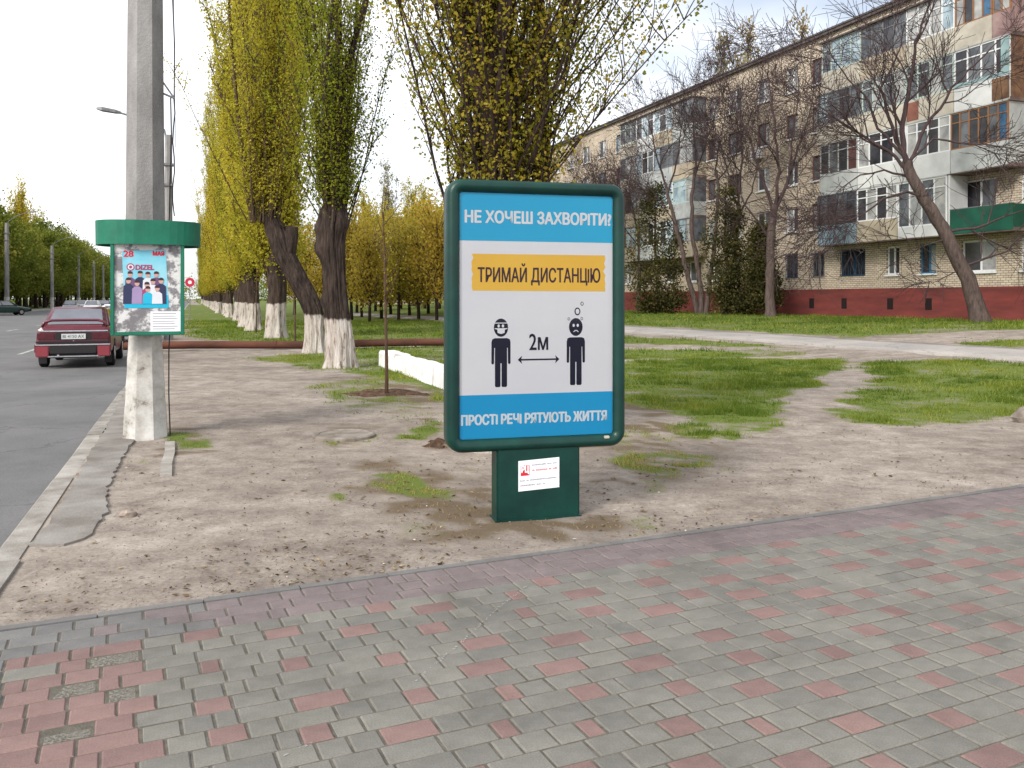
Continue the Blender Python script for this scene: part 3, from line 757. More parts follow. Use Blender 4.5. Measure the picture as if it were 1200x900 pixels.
    # chalky scrape across the pavers
    seq = [(622, 686), (611, 696), (598, 706), (590, 711), (577, 722), (568, 731), (556, 744), (546, 752), (532, 765), (525, 769), (497, 794), (488, 804), (368, 876), (345, 884), (333, 892)]
    mm = MB()
    for i, (a, b_) in enumerate(zip(seq[:-1], seq[1:])):
        if i == 11: continue
        g0, g1 = Vector(G(*a)), Vector(G(*b_)); d = (g1 - g0); ln_ = d.length; d.normalize(); nn = Vector((-d.y, d.x, 0))
        for k in range(int(ln_ / 0.007)):
            if rng.random() < 0.25: continue
            c = g0 + d * (ln_ * rng.random()) + nn * rng.gauss(0, 0.0045) + Vector((0, 0, top + 0.0035 + rng.random() * 0.001)); a2 = math.atan2(d.y, d.x) + rng.gauss(0, 0.5); l2 = rng.uniform(0.003, 0.011); w2 = rng.uniform(0.001, 0.0035)
            u2 = Vector((math.cos(a2), math.sin(a2), 0)); v2 = Vector((-u2.y, u2.x, 0))
            mm.add([c - u2 * l2, c + v2 * w2, c + u2 * l2 * rng.uniform(0.5, 1), c - v2 * w2], [(0, 1, 2, 3)])
    mm.build('scuff_mark', 'scuff', root)

# ------------------------------------------------------------------ grass
def build_grass():
    rng = np.random.default_rng(8)
    VV = []; TT = []
    def batch(n, y0, y1, xa, xb, h0, h1, wd, thin, dry=False, s_seed=0):
        Y = np.sqrt(rng.random(n) * (y1 ** 2 - y0 ** 2) + y0 ** 2); U = rng.uniform(xa, xb, n); X = U * Y
        t = X * CA + Y * SA; nn = X * EN[0] + Y * EN[1]
        d = dry_density(X, Y) if dry else grass_density(X, Y)
        fine = fbm(X * 5, Y * 5, 40)
        ok = (rng.random(n) < (d ** 1.6) * thin * smooth((fine - 0.30) / 0.30)) & (t > -0.9) & (nn > PAV_EDGE + 0.05) & (t < 33)
        X, Y, d = X[ok], Y[ok], d[ok]; k = len(X)
        Z = ground_z(X, Y) - 0.004
        tall = 0.55 + 0.9 * smooth((fbm(X * 1.7, Y * 1.7, 51) - 0.42) / 0.22)
        H = rng.uniform(h0, h1, k) * (0.35 + 0.65 * d) * tall
        an = rng.uniform(0, 2 * math.pi, k); ln = rng.normal(0, 0.45, (k, 2)) * H[:, None]
        wx = np.cos(an) * wd * rng.uniform(0.7, 1.4, k); wy = np.sin(an) * wd * rng.uniform(0.7, 1.4, k)
        a = np.stack([X - wx, Y - wy, Z], 1); b_ = np.stack([X + wx, Y + wy, Z], 1); c = np.stack([X + ln[:, 0], Y + ln[:, 1], Z + H], 1)
        VV.append(np.stack([a, b_, c], 1).reshape(-1, 3))
        patch = fbm(X * 0.8, Y * 0.8, 77)
        tint = np.clip(0.25 + 0.9 * (patch - 0.4) + rng.normal(0, 0.16, k) + (0.55 if dry else 0) + 0.3 * (1 - d) + 0.30 * (1 - smooth((Y - 8.5) / 3)), 0, 1)
        TT.append(tint)
    batch(420000, 7.0, 13.0, -0.45, 0.68, 0.02, 0.07, 0.0045, 0.6)
    batch(520000, 13.0, 24.0, -0.40, 0.68, 0.03, 0.095, 0.0075, 0.6)
    batch(420000, 24.0, 62.0, -0.42, 0.68, 0.06, 0.15, 0.019, 0.55)
    batch(260000, 5.2, 16.0, -0.45, 0.5, 0.008, 0.03, 0.0035, 0.35, dry=True)
    batch(260000, 5.0, 12.0, -0.45, 0.6, 0.010, 0.035, 0.004, 0.5)
    V = np.concatenate(VV); F = np.arange(len(V)).reshape(-1, 3); T = np.concatenate(TT)
    me = np_mesh('grass', V, F, False, {'tint': ('FACE', T)})
    tag(obj('grass', me, 'grass'), 'short spring grass growing in patches on the earth', 'grass', None, 'stuff')

# ------------------------------------------------------------------ the health poster sign
def build_sign():
    c = G(628, 608); rz = math.atan(1000 / 3800.0)
    root = thing('advertising_sign', 'dark green street poster stand about keeping two metres distance', 'sign', (c[0], c[1] + 0.08, 0), rz)
    Wd, Hd, z0 = 1.352, 1.955, 0.50; cz = z0 + Hd / 2
    # frame: rounded tube section swept round a rounded rectangle, front to back
    prof = [(0.095, -0.060), (0.088, -0.082), (0.066, -0.100), (0.040, -0.106), (0.018, -0.096), (0.004, -0.074), (0.0, -0.045), (0.0, 0.045), (0.004, 0.074), (0.018, 0.096), (0.04, 0.106), (0.066, 0.1), (0.088, 0.082), (0.095, 0.06)]
    m = MB(); rings = []
    for ins, y in prof: rings.append(flat(rrect(Wd - 2 * ins, Hd - 2 * ins, max(0.115 - ins, 0.012), 7, 0, cz), y))
    m.loft(rings, cap=False); m.build('frame', 'green', root, smooth_=True)
    w_, h_ = Wd - 0.19, Hd - 0.19; L_, B_ = -w_ / 2, cz - h_ / 2; T_ = B_ + h_
    yb = -0.056
    fx = lambda f: L_ + f * w_
    fz = lambda f: T_ - f * h_
    m = MB(); m.box(L_ - 0.004, L_ + w_ + 0.004, yb, 0.056, B_ - 0.004, T_ + 0.004); po = m.build('poster', 'paper', root)
    def pr(poly, mat, name, k=1):
        mm = MB(); y = yb - 0.0012 * k; mm.add(flat(poly, y), [tuple(range(len(poly)))]); return mm.build(name, mat, po)
    def rect(x0, x1, za, zb): return [(fx(x0), fz(za)), (fx(x1), fz(za)), (fx(x1), fz(zb)), (fx(x0), fz(zb))]
    pr(rect(0, 1, 0, 0.195), 'cyan', 'top_band'); pr(rect(0, 1, 0.822, 1), 'blue', 'bottom_band')
    rg = random.Random(2)
    tape = [(fx(0.075 + (0.012 if i % 2 else 0) * rg.random()), fz(0.248 + 0.15 * i / 9)) for i in range(10)]
    tape += [(fx(0.952 - (0.016 if i % 2 else 0) * rg.random()), fz(0.400 - 0.152 * i / 9)) for i in range(10)]
    pr(tape, 'yellow', 'tape_strip')
    yt = yb - 0.003
    text_mesh('НЕ ХОЧЕШ ЗАХВОРlТИ?', fx(0.035), fx(0.988), fz(0.122), fz(0.072), yt, 'white', 'lettering', po, 0.0045)
    text_mesh('ТРИМАЙ ДИСТАНЦlЮ', fx(0.115), fx(0.915), fz(0.375), fz(0.286), yt, 'brown_ink', 'lettering', po, 0.0022)
    text_mesh('ПРОСТl РЕЧl РЯТУЮТЬ ЖИТТЯ', fx(0.012), fx(0.958), fz(0.943), fz(0.902), yt, 'cream_ink', 'lettering', po, 0.0045)
    text_mesh('2м', fx(0.445), fx(0.566), fz(0.642), fz(0.576), yt, 'navy', 'lettering', po, 0.002)
    # arrow
    xa, xb, zc = fx(0.37), fx(0.642), fz(0.682)
    pr([(xa, zc), (xa + 0.032, zc + 0.03), (xa + 0.026, zc + 0.006), (xb - 0.026, zc + 0.006), (xb - 0.032, zc + 0.03), (xb, zc), (xb - 0.032, zc - 0.03), (xb - 0.026, zc - 0.006), (xa + 0.026, zc - 0.006), (xa + 0.032, zc - 0.03)], 'navy', 'arrow')
    def person(fxc, sick):
        cx = fx(fxc); hz = fz(0.549); y1 = 2
        pr(disc(cx, hz, 0.053, 24, 0.066), 'navy', 'figure_head')
        zs, za, zl = fz(0.592), fz(0.695), fz(0.792); hw = 0.071
        pr([(cx - hw + 0.025, zs), (cx + hw - 0.025, zs), (cx + hw - 0.006, zs - 0.008), (cx + hw, zs - 0.03), (cx + hw, za), (cx + hw - 0.009, za - 0.008), (cx + hw - 0.019, za), (cx + hw - 0.021, zs - 0.07),
            (cx + hw - 0.026, zs - 0.07), (cx + hw - 0.026, zl + 0.008), (cx + hw - 0.033, zl), (cx + 0.010, zl), (cx + 0.004, zl + 0.008), (cx + 0.004, za), (cx - 0.004, za), (cx - 0.004, zl + 0.008), (cx - 0.010, zl), (cx - hw + 0.033, zl),
            (cx - hw + 0.026, zl + 0.008), (cx - hw + 0.026, zs - 0.07), (cx - hw + 0.021, zs - 0.07), (cx - hw + 0.019, za), (cx - hw + 0.009, za - 0.008), (cx - hw, za), (cx - hw, zs - 0.03), (cx - hw + 0.006, zs - 0.008)], 'navy', 'figure_body')
        for sx in (-1, 1): pr(disc(cx + sx * 0.016 - 0.002, hz + 0.012, 0.009, 10, 0.012), 'paper', 'figure_eye', 3)
        if not sick:
            pr([(cx - 0.05, hz - 0.004), (cx + 0.05, hz - 0.004), (cx + 0.044, hz - 0.01), (cx + 0.028, hz - 0.014), (cx + 0.026, hz - 0.038), (cx, hz - 0.046), (cx - 0.026, hz - 0.038), (cx - 0.028, hz - 0.014), (cx - 0.044, hz - 0.01)], 'paper', 'figure_mask', 3)
            pr([(cx - 0.052, hz + 0.030), (cx + 0.052, hz + 0.030), (cx + 0.049, hz + 0.036), (cx - 0.049, hz + 0.036)], 'paper', 'figure_cap_line', 3)
        else:
            pr([(cx - 0.022, hz - 0.036), (cx - 0.008, hz - 0.022), (cx + 0.008, hz - 0.022), (cx + 0.022, hz - 0.036), (cx + 0.015, hz - 0.037), (cx + 0.005, hz - 0.029), (cx - 0.005, hz - 0.029), (cx - 0.015, hz - 0.037)], 'paper', 'figure_mouth', 3)
            for (dx, dz, r) in ((0.012, 0.115, 0.023), (0.048, 0.172, 0.012), (-0.055, 0.06, 0.009), (0.046, 0.062, 0.009)):
                pr(disc(cx + dx, hz + dz, r, 18, r * 1.25), 'navy', 'bubble', 2); pr(disc(cx + dx, hz + dz, r * 0.62, 16, r * 0.85), 'paper', 'bubble', 3)
    person(0.262, False); person(0.752, True)
    # glass in front of the paper
    m = MB(); m.add(flat([(L_ - 0.002, B_ - 0.002), (L_ + w_ + 0.002, B_ - 0.002), (L_ + w_ + 0.002, T_ + 0.002), (L_ - 0.002, T_ + 0.002)], -0.0655), [(0, 1, 2, 3)]); m.build('glass_pane', 'glass', root)
    m = MB(); m.box(0.50, 0.54, -0.109, -0.085, z0 + 0.065, z0 + 0.085); m.build('latch', 'cream', root, bevel=0.004)
    # pedestal
    pw = 0.315
    m = MB(); m.box(-pw, pw, -0.085, 0.085, -0.06, z0 + 0.03); ped = m.build('pedestal', 'green', root, bevel=0.012)
    m = MB(); m.box(-pw - 0.012, pw + 0.012, -0.10, 0.10, -0.06, 0.012); m.build('base_plate', 'green', root, bevel=0.005)
    # sticker on the pedestal
    sx0, sx1, sz0, sz1 = -0.155, 0.155, 0.215, 0.435
    R_ = lambda x, z: (x, z + 0.05 * x)
    y = -0.0865
    def ps(poly, mat, name, k=0, par=None):
        mm = MB(); mm.add([(x, y - 0.0012 * k, z) for x, z in (R_(*p) for p in poly)], [tuple(range(len(poly)))]); return mm.build(name, mat, par)
    st_ = ps([(sx0, sz0), (sx1, sz0), (sx1, sz1), (sx0, sz1)], 'paper', 'sticker', 0, root)
    ps([(-0.137, 0.325), (-0.072, 0.325), (-0.072, 0.4), (-0.137, 0.4)], 'red_ink', 'logo', 1, st_)
    text_mesh('РЦ', -0.131, -0.078, 0.333, 0.392, y - 0.0024, 'white', 'logo_letters', st_, 0.003)
    rg = random.Random(6)
    for (zl, x0, x1, mt, hh) in ((0.392, -0.05, 0.13, 'grey_ink', 0.011), (0.352, -0.05, 0.135, 'red_ink', 0.014), (0.285, -0.14, 0.13, 'grey_ink', 0.012), (0.25, -0.14, 0.06, 'grey_ink', 0.012)):
        x = x0
        mm = MB()
        while x < x1:
            ww = rg.uniform(0.004, 0.007)
            q = [R_(x, zl), R_(x + ww, zl), R_(x + ww, zl + hh * rg.uniform(0.5, 1)), R_(x, zl + hh * rg.uniform(0.5, 1))]
            mm.add([(a, y - 0.0012, b_) for a, b_ in q], [(0, 1, 2, 3)]); x += ww + (0.004 if rg.random() < 0.85 else 0.014)
        mm.build('small_print', mt, st_)

# ------------------------------------------------------------------ concrete pole with notice board
def octa(r, z, cx=0, cy=0, rot=0.0):
    return [(cx + r * math.cos(rot + math.pi / 8 + i * math.pi / 4), cy + r * math.sin(rot + math.pi / 8 + i * math.pi / 4), z) for i in range(8)]
def build_pole():
    c = G(170.5, 516); kq = 1 + 0.22 / c[1]; c = (c[0] * kq, c[1] * kq - 0.22, 0); rz = A
    root = thing('concrete_pole', 'thick faceted concrete street pole with whitewashed foot beside kerb', 'pole', (c[0], c[1] + 0.22, 0), rz)
    m = MB(); rg = random.Random(3)
    m.loft([octa(0.262 - 0.006 * i + rg.uniform(-.004, .004), -0.1 + i * 0.1) for i in range(15)]); m.build('whitewashed_foot', 'flake', root)
    m = MB(); m.loft([octa(0.2450, 1.302), octa(0.222, 2.6), octa(0.198, 5.2), octa(0.165, 10.0)]); m.build('shaft', 'concrete', root)
    # notice board, standing before the shaft
    bx = thing('notice_board', 'green framed notice board strapped to the whitewashed concrete pole', 'notice board', (c[0] + 0.04 * CA, c[1] + 0.22 + 0.04 * SA, 0), rz)
    Z0, Z1, hw, yf = 1.19, 2.25, 0.382, -0.34
    m = MB(); m.box(-hw + 0.03, hw - 0.03, yf + 0.012, yf + 0.05, Z0 + 0.03, Z1 - 0.01); m.build('panel', 'torn', bx)
    for (x0, x1, z0, z1) in ((-hw, -hw + 0.04, Z0, Z1), (hw - 0.04, hw, Z0, Z1), (-hw + 0.04, hw - 0.04, Z0, Z0 + 0.04)):
        mm = MB(); mm.box(x0, x1, yf - 0.012, yf + 0.07, z0, z1); mm.build('frame_bar', 'green2', bx, bevel=0.006)
    for z in (1.5, 2.0):
        mm = MB(); mm.box(-0.25, 0.25, yf + 0.07, -0.2, z, z + 0.05); mm.build('bracket', 'steel', bx)
    # crown: open oval band of sheet metal
    m = MB(); n = 40; zb, zt = 2.205, 2.475
    def ov(r, ry, z): return [(r * math.copysign(abs(math.cos(2 * math.pi * i / n)) ** 0.75, math.cos(2 * math.pi * i / n)), -0.02 + ry * math.copysign(abs(math.sin(2 * math.pi * i / n)) ** 0.75, math.sin(2 * math.pi * i / n)), z) for i in range(n)]
    m.loft([ov(0.556, 0.40, zb), ov(0.56, 0.405, zt), ov(0.545, 0.39, zt), ov(0.54, 0.385, zb), ov(0.556, 0.40, zb)], cap=False); m.build('crown_band', 'green2', bx, smooth_=False)
    mm = MB(); mm.add([(x * 0.99, y * 0.99, zb + 0.03) for x, y, _ in ov(0.54, 0.385, 0)] , [tuple(range(n))]); mm.build('crown_underside', 'green2', bx)
    # posters on the board
    yp = yf + 0.010
    def pf(poly, mat, name, k, par): mm_ = MB(); mm_.add([(x, yp - 0.001 * k, z) for x, z in poly], [tuple(range(len(poly)))]); return mm_.build(name, mat, par)
    X = lambda px: (px - 171.0) / 113.0
    Zc = lambda py: 1.6 + (350 - py) / 105.0
    def q(x0, x1, y0, y1): return [(X(x0), Zc(y1)), (X(x1), Zc(y1)), (X(x1), Zc(y0)), (X(x0), Zc(y0))]
    show = pf([(X(141), Zc(294)), (X(144), Zc(361)), (X(195.5), Zc(361)), (X(192), Zc(292)), (X(170), Zc(293))], 'aqua', 'show_poster', 1, bx)
    pf([(X(143.5), Zc(346)), (X(144), Zc(361)), (X(195.5), Zc(361)), (X(195), Zc(346))], 'aqua2', 'poster_band', 2, show)
    text_mesh('28', X(143), X(154), Zc(301), Zc(294), yp - 0.003, 'red_ink', 'lettering', show, 0.004)
    text_mesh('МАЯ', X(177), X(190), Zc(299), Zc(294), yp - 0.003, 'red_ink', 'lettering', show, 0.004)
    pf(disc(X(151), Zc(313), 0.042, 20), 'logo', 'logo_ring', 2, show); pf(disc(X(151), Zc(313), 0.030, 20), 'gown', 'logo_ring', 3, show); pf(disc(X(151), Zc(313), 0.017, 12), 'logo', 'logo_ring', 4, show)
    text_mesh('DIZEL', X(157), X(178), Zc(316), Zc(310.5), yp - 0.003, 'logo', 'lettering', show, 0.004)
    ppl = [(150.5, 321.5, 'suit2'), (162, 321, 'suit'), (171, 322, 'gown'), (181, 321.5, 'suit2'), (148.5, 329, 'suit'), (158.5, 332, 'lilac'), (170, 334, 'logo'), (177, 330, 'gown'), (186.5, 329, 'suit'), (171, 339, 'aqua2'), (182, 338, 'gown')]
    for i, (px, py, mt) in enumerate(ppl):
        x, z = X(px), Zc(py); k = 3 + i * 0.5
        pf([(x - 0.055, Zc(356) if i > 3 else z - 0.18), (x + 0.055, Zc(356) if i > 3 else z - 0.18), (x + 0.05, z - 0.06), (x + 0.02, z - 0.035), (x - 0.02, z - 0.035), (x - 0.05, z - 0.06)], mt, 'printed_figure', k, show)
        pf(disc(x, z, 0.026, 12, 0.032), 'skin', 'printed_head', k + 0.2, show); pf([(x - 0.028, z + 0.006), (x + 0.028, z + 0.006), (x + 0.022, z + 0.03), (x, z + 0.038), (x - 0.022, z + 0.03)], 'hair', 'printed_hair', k + 0.35, show)
    no = pf(q(174, 210.5, 365, 389.5), 'paper', 'paper_notice', 1, bx)
    rg = random.Random(9)
    for i in range(7):
        z = Zc(368 + i * 3)
        pf([(X(176.5), z), (X(208 - rg.random() * 9), z), (X(208 - rg.random() * 9), z + 0.006), (X(176.5), z + 0.006)], 'grey_ink', 'notice_line', 2, no)
    # cables running down the pole
    ro2 = thing('cable_bracket', 'steel bracket with black wires hanging on the concrete pole', 'cable', (c[0], c[1] + 0.22, 0), rz)
    mm = MB(); mm.tube([(0.18, -0.05, 3.98), (0.31, -0.05, 3.93)], 0.012, 6); mm.tube([(0.18, -0.05, 4.12), (0.31, -0.05, 3.93)], 0.010, 6); mm.build('bracket', 'steel', ro2)
    for (x0, x1, za, zb_) in ((0.31, 0.24, 3.93, 9.0), (0.305, 0.30, 3.93, 2.56), (0.270, 0.256, 3.93, 0.0)):
        mm = MB(); mm.tube([(x0 + (x1 - x0) * i / 8 + 0.012 * math.sin(i * 1.7), -0.05, za + (zb_ - za) * i / 8) for i in range(9)], 0.008, 5); mm.build('wire', 'wire', ro2)

# ------------------------------------------------------------------ other poles along the street
def build_lamp_posts():
    def lamp(name, label, s, t, h, arm, r0, group=None, side=-1, foot=True, top_arm=1.3):
        o = thing(name, label, 'lamp post', RS(s, t, 0), A, group)
        m = MB(); m.loft([octa(r0, -0.1), octa(r0 * 0.72, h)]); m.build('shaft', 'concrete', o)
        if foot: m = MB(); m.loft([octa(r0 * 1.06, -0.1), octa(r0 * 1.02, 1.8)]); m.build('whitewashed_foot', 'flake', o)
        m = MB(); pts = [(0, 0, h - 0.6), (side * 0.15, 0, h + 0.2), (side * arm * 0.5, 0, h + top_arm * 0.7), (side * arm, 0, h + top_arm)]; m.tube(pts, 0.035, 6); m.build('arm', 'steel', o)
        m = MB(); x0 = side * arm
        m.loft([[(x0 + side * d, wv * cy, h + top_arm + 0.12 * d + hz * cz) for cy, cz in ((-1, -0.6), (1, -0.6), (1, 0.3), (0.5, 1), (-0.5, 1), (-1, 0.3))] for d, wv, hz in ((-0.05, 0.06, 0.05), (0.15, 0.13, 0.08), (0.6, 0.15, 0.09), (0.8, 0.05, 0.04))])
        m.build('lamp_head', 'steel', o)
        for z in (h - 1.2, h - 2.0):
            m = MB(); m.box(-r0 * 0.95, r0 * 0.95, -r0 * 0.95, r0 * 0.95, z, z + 0.08); m.build('band', 'steel', o)
        return o
    lamp('lamp_post', 'slim concrete lamp post standing behind the pole with the notice board', 36, -0.86, 8.0, 1.75, 0.19, None, -1, False, 0.75)
    for i, (px, Y, h) in enumerate(((8, 97, 11.2), (61, 129, 10.6), (92, 159, 10.6), (110, 184, 10.6), (121, 203, 10.6))):
        X = (px - 600) * Y / FPX; s, t = st((X, Y))
        lamp('lamp_post', 'grey lamp post with white foot before the trees across the road', s, t, h - 1.0, 2.2, 0.28, 'lamp posts across the road', 1)

def build_wires():
    o = thing('overhead_wire', 'thin black wire slung from the concrete pole along the street', 'wire', RS(10.7, -0.45, 0), A)
    m = MB(); n = 16; a = Vector((0.2, 0, 9.3)); b_ = Vector((-0.27, 32.3, 8.7))
    m.tube([a.lerp(b_, i / n) - Vector((0, 0, 2.2 * (i / n) * (1 - i / n))) for i in range(n + 1)], 0.009, 5); m.build('wire', 'wire', o)

# ------------------------------------------------------------------ small things on the ground
def lump(seed, sx, sy, sz, n=14):
    rg = random.Random(seed); bm = bmesh.new(); bmesh.ops.create_icosphere(bm, subdivisions=2, radius=1)
    off = Vector((rg.random() * 50, rg.random() * 50, 0))
    for v in bm.verts:
        k = 1 + 0.35 * mnoise.noise(v.co * 1.3 + off) + 0.15 * mnoise.noise(v.co * 3.1 + off); v.co = Vector((v.co.x * sx * k, v.co.y * sy * k, v.co.z * sz * k))
    me = bpy.data.meshes.new('stone'); bm.to_mesh(me); bm.free(); return me
def build_small():
    def stone(px, py, sx, sy, sz, label, seed, mat='rock', name='stone'):
        g = G(px, py); o = obj(name, lump(seed, sx, sy, sz), mat); o.location = (g[0], g[1], float(ground_z(np.array([g[0]]), np.array([g[1]]))[0]) + sz * 0.45); tag(o, label, 'stone'); return o
    stone(149, 605, 0.065, 0.05, 0.04, 'pale fist sized stone lying on the earth near the concrete pole', 1)
    stone(1203, 497, 0.16, 0.14, 0.15, 'grey weathered stone at the edge of the lawn', 2, 'slab')
    # manhole slab
    g = G(403, 512); z = float(ground_z(np.array([g[0]]), np.array([g[1]]))[0])
    m = MB(); m.loft([[(0.36 * k * math.cos(i * math.pi / 12), 0.36 * k * math.sin(i * math.pi / 12), zz) for i in range(24)] for k, zz in ((1.02, -0.08), (1.0, 0.03), (0.94, 0.045), (0.80, 0.047), (0.78, 0.038), (0.2, 0.04))])
    o = m.build('manhole_cover', 'slab'); o.location = (g[0], g[1], z); tag(o, 'round concrete manhole cover half sunk in the earth', 'manhole cover')
    # pipe lying on the ground
    a, b_ = Vector(G(140, 412)), Vector(G(640, 405.5)); d = (b_ - a); ln = d.length
    o = thing('pipe', 'long rusty brown pipe lying on the ground behind the poplars', 'pipe', (a.x, a.y, 0.16), math.atan2(d.y, d.x))
    m = MB(); m.tube([(ln * i / 12, 0, 0.02 * math.sin(i)) for i in range(13)], 0.12, 14, cap=False); m.build('tube_wall', 'rustpipe', o, smooth_=True)
    for x in (0.0, ln * 0.34, ln * 0.67, ln):
        m = MB(); m.tube([(x - 0.03, 0, 0), (x + 0.03, 0, 0)], 0.132, 14); m.build('weld_collar', 'rustpipe', o)
    # low white concrete blocks behind the sign
    rng = random.Random(31)
    s_ = 13.6; i = 0
    t0 = 4.35
    o = thing('low_wall', 'low white painted concrete block wall in the grass behind the poster stand', 'low wall', RS(s_, t0, 0), A + math.pi / 2)
    for i in range(4):
        x0 = i * 1.62; m = MB(); hh = 0.36 + rng.uniform(-0.02, 0.02)
        n = 6; rings = []
        for k in range(n + 1):
            x = x0 + 0.01 + 1.6 * k / n; w0 = 0.2 + rng.uniform(-.01, .01)
            rings.append([(x, -w0, -0.1), (x, w0, -0.1), (x, w0 * 0.95, hh * 0.85), (x, w0 * 0.82, hh + rng.uniform(-.012, .012)), (x, -w0 * 0.82, hh + rng.uniform(-.012, .012)), (x, -w0 * 0.95, hh * 0.85)])
        m.loft(rings); m.build('concrete_block', 'block', o)
    # scraps
    rg = np.random.default_rng(3); V = []; F = []
    n = 0
    while n < 60:
        px, py = rg.uniform(0, 1200), rg.uniform(500, 700); g = G(px, py)
        t = g[0] * CA + g[1] * SA
        if g[0] * EN[0] + g[1] * EN[1] < PAV_EDGE + 0.05 or t < -0.8: continue
        z = float(ground_z(np.array([g[0]]), np.array([g[1]]))[0]) + 0.004; r = rg.uniform(0.004, 0.013); a = rg.uniform(0, 6.3); k = len(V)
        for j in range(4): V.append((g[0] + r * math.cos(a + j * 1.57) * (1.6 if j % 2 else 0.7), g[1] + r * math.sin(a + j * 1.57) * (1.6 if j % 2 else 0.7), z + rg.uniform(0, 0.01)))
        F.append((k, k + 1, k + 2, k + 3)); n += 1
    me = np_mesh('scraps', V, F); tag(obj('ground_scraps', me, 'litter'), 'tiny scraps of paper and chips scattered on the earth', 'litter', None, 'stuff')
    # dead leaves, bark bits and straw trodden into the earth
    rg = np.random.default_rng(23); n = 9000; px = rg.uniform(-20, 1220, n); py = 445 + 275 * rg.random(n) ** 0.9
    Yv = CAMH * FPX / (py - HOR); Xv = (px - 600) * Yv / FPX; t = Xv * CA + Yv * SA
    pat = smooth((fbm(Xv * 1.3, Yv * 1.3, 90) - 0.42) / 0.2) + 0.6 * dry_density(Xv, Yv) + 0.4 * grass_density(Xv, Yv)
    ok = (Xv * EN[0] + Yv * EN[1] > PAV_EDGE + 0.08) & (t > -0.9) & (rg.random(n) < 0.12 + 0.6 * pat); Xv, Yv = Xv[ok], Yv[ok]; n = len(Xv)
    Zv = ground_z(Xv, Yv) + 0.004; a = rg.uniform(0, 6.28, n); ln = 0.006 + 0.022 * rg.random(n) ** 2; wd = ln * rg.uniform(0.12, 0.6, n)
    ux, uy = np.cos(a) * ln, np.sin(a) * ln; vx, vy = -np.sin(a) * wd, np.cos(a) * wd; hz = rg.uniform(0, 0.012, (n, 4))
    Vq = np.stack([np.stack([Xv - ux, Yv - uy, Zv + hz[:, 0]], 1), np.stack([Xv + vx, Yv + vy, Zv + hz[:, 1]], 1), np.stack([Xv + ux, Yv + uy, Zv + hz[:, 2]], 1), np.stack([Xv - vx, Yv - vy, Zv + hz[:, 3]], 1)], 1).reshape(-1, 3)
    tag(obj('leaf_litter', np_mesh('leaf_litter', Vq, np.arange(4 * n).reshape(-1, 4), False, {'tint': ('FACE', rg.random(n))}), 'litter_leaf'), 'dead leaves and straw bits trodden into the earth', 'leaf litter', None, 'stuff')
    # pebbles and clods
    V = []; F = []; rg = np.random.default_rng(13); n = 0
    base = [(1, 0, 0), (0, 1, 0), (-1, 0, 0), (0, -1, 0), (0, 0, 1), (0, 0, -1)]; bf = [(0, 1, 4), (1, 2, 4), (2, 3, 4), (3, 0, 4), (1, 0, 5), (2, 1, 5), (3, 2, 5), (0, 3, 5)]
    while n < 4200:
        px, py = rg.uniform(0, 1200), 470 + 260 * rg.random() ** 0.8; g = G(px, py); t = g[0] * CA + g[1] * SA
        if g[0] * EN[0] + g[1] * EN[1] < PAV_EDGE + 0.04 or t < -0.9: continue
        z = float(ground_z(np.array([g[0]]), np.array([g[1]]))[0]); r = 0.003 + 0.007 * rg.random() ** 4; k = len(V); J = rg.uniform(0.6, 1.3, (6, 3))
        for j, b0 in enumerate(base): V.append((g[0] + b0[0] * r * J[j, 0], g[1] + b0[1] * r * J[j, 1], z + 0.3 * r + b0[2] * r * 0.7 * J[j, 2]))
        F += [tuple(q + k for q in f) for f in bf]; n += 1
    tag(obj('gravel', np_mesh('gravel', V, F), 'soil_chip'), 'fine gravel and clods on the bare earth', 'gravel', None, 'stuff')
    # turned soil around the sapling
    def heap(px, py, rx, ry, h, label, seed):
        g = G(px, py); m = MB(); rings = []; off = Vector((seed * 3.7, 1.3, 0))
        for i in range(9):
            f = 1 - i / 9.0; ring = []
            for j in range(30):
                a_ = j * 2 * math.pi / 30; e = 1 + 0.25 * mnoise.noise(Vector((math.cos(a_) * 1.5, math.sin(a_) * 1.5, 0)) + off)
                x, y = rx * f * e * math.cos(a_), ry * f * e * math.sin(a_)
                ring.append((x, y, -0.05 + (h + 0.05) * (1 - f ** 1.6) + (0.035 * mnoise.noise(Vector((x * 9, y * 9, seed))) + 0.02 * mnoise.noise(Vector((x * 22, y * 22, seed))) if i else 0)))
            rings.append(ring)
        m.loft(rings, cap=True); o = m.build('soil_heap', 'soil'); o.location = (g[0], g[1], 0.0); tag(o, label, 'soil heap')
    heap(450, 461, 0.95, 0.45, 0.07, 'low heap of dug brown soil at the foot of the bare sapling', 1)
    heap(514, 520, 0.24, 0.5, 0.03, 'brown heap of earth beside the poster stand', 2)

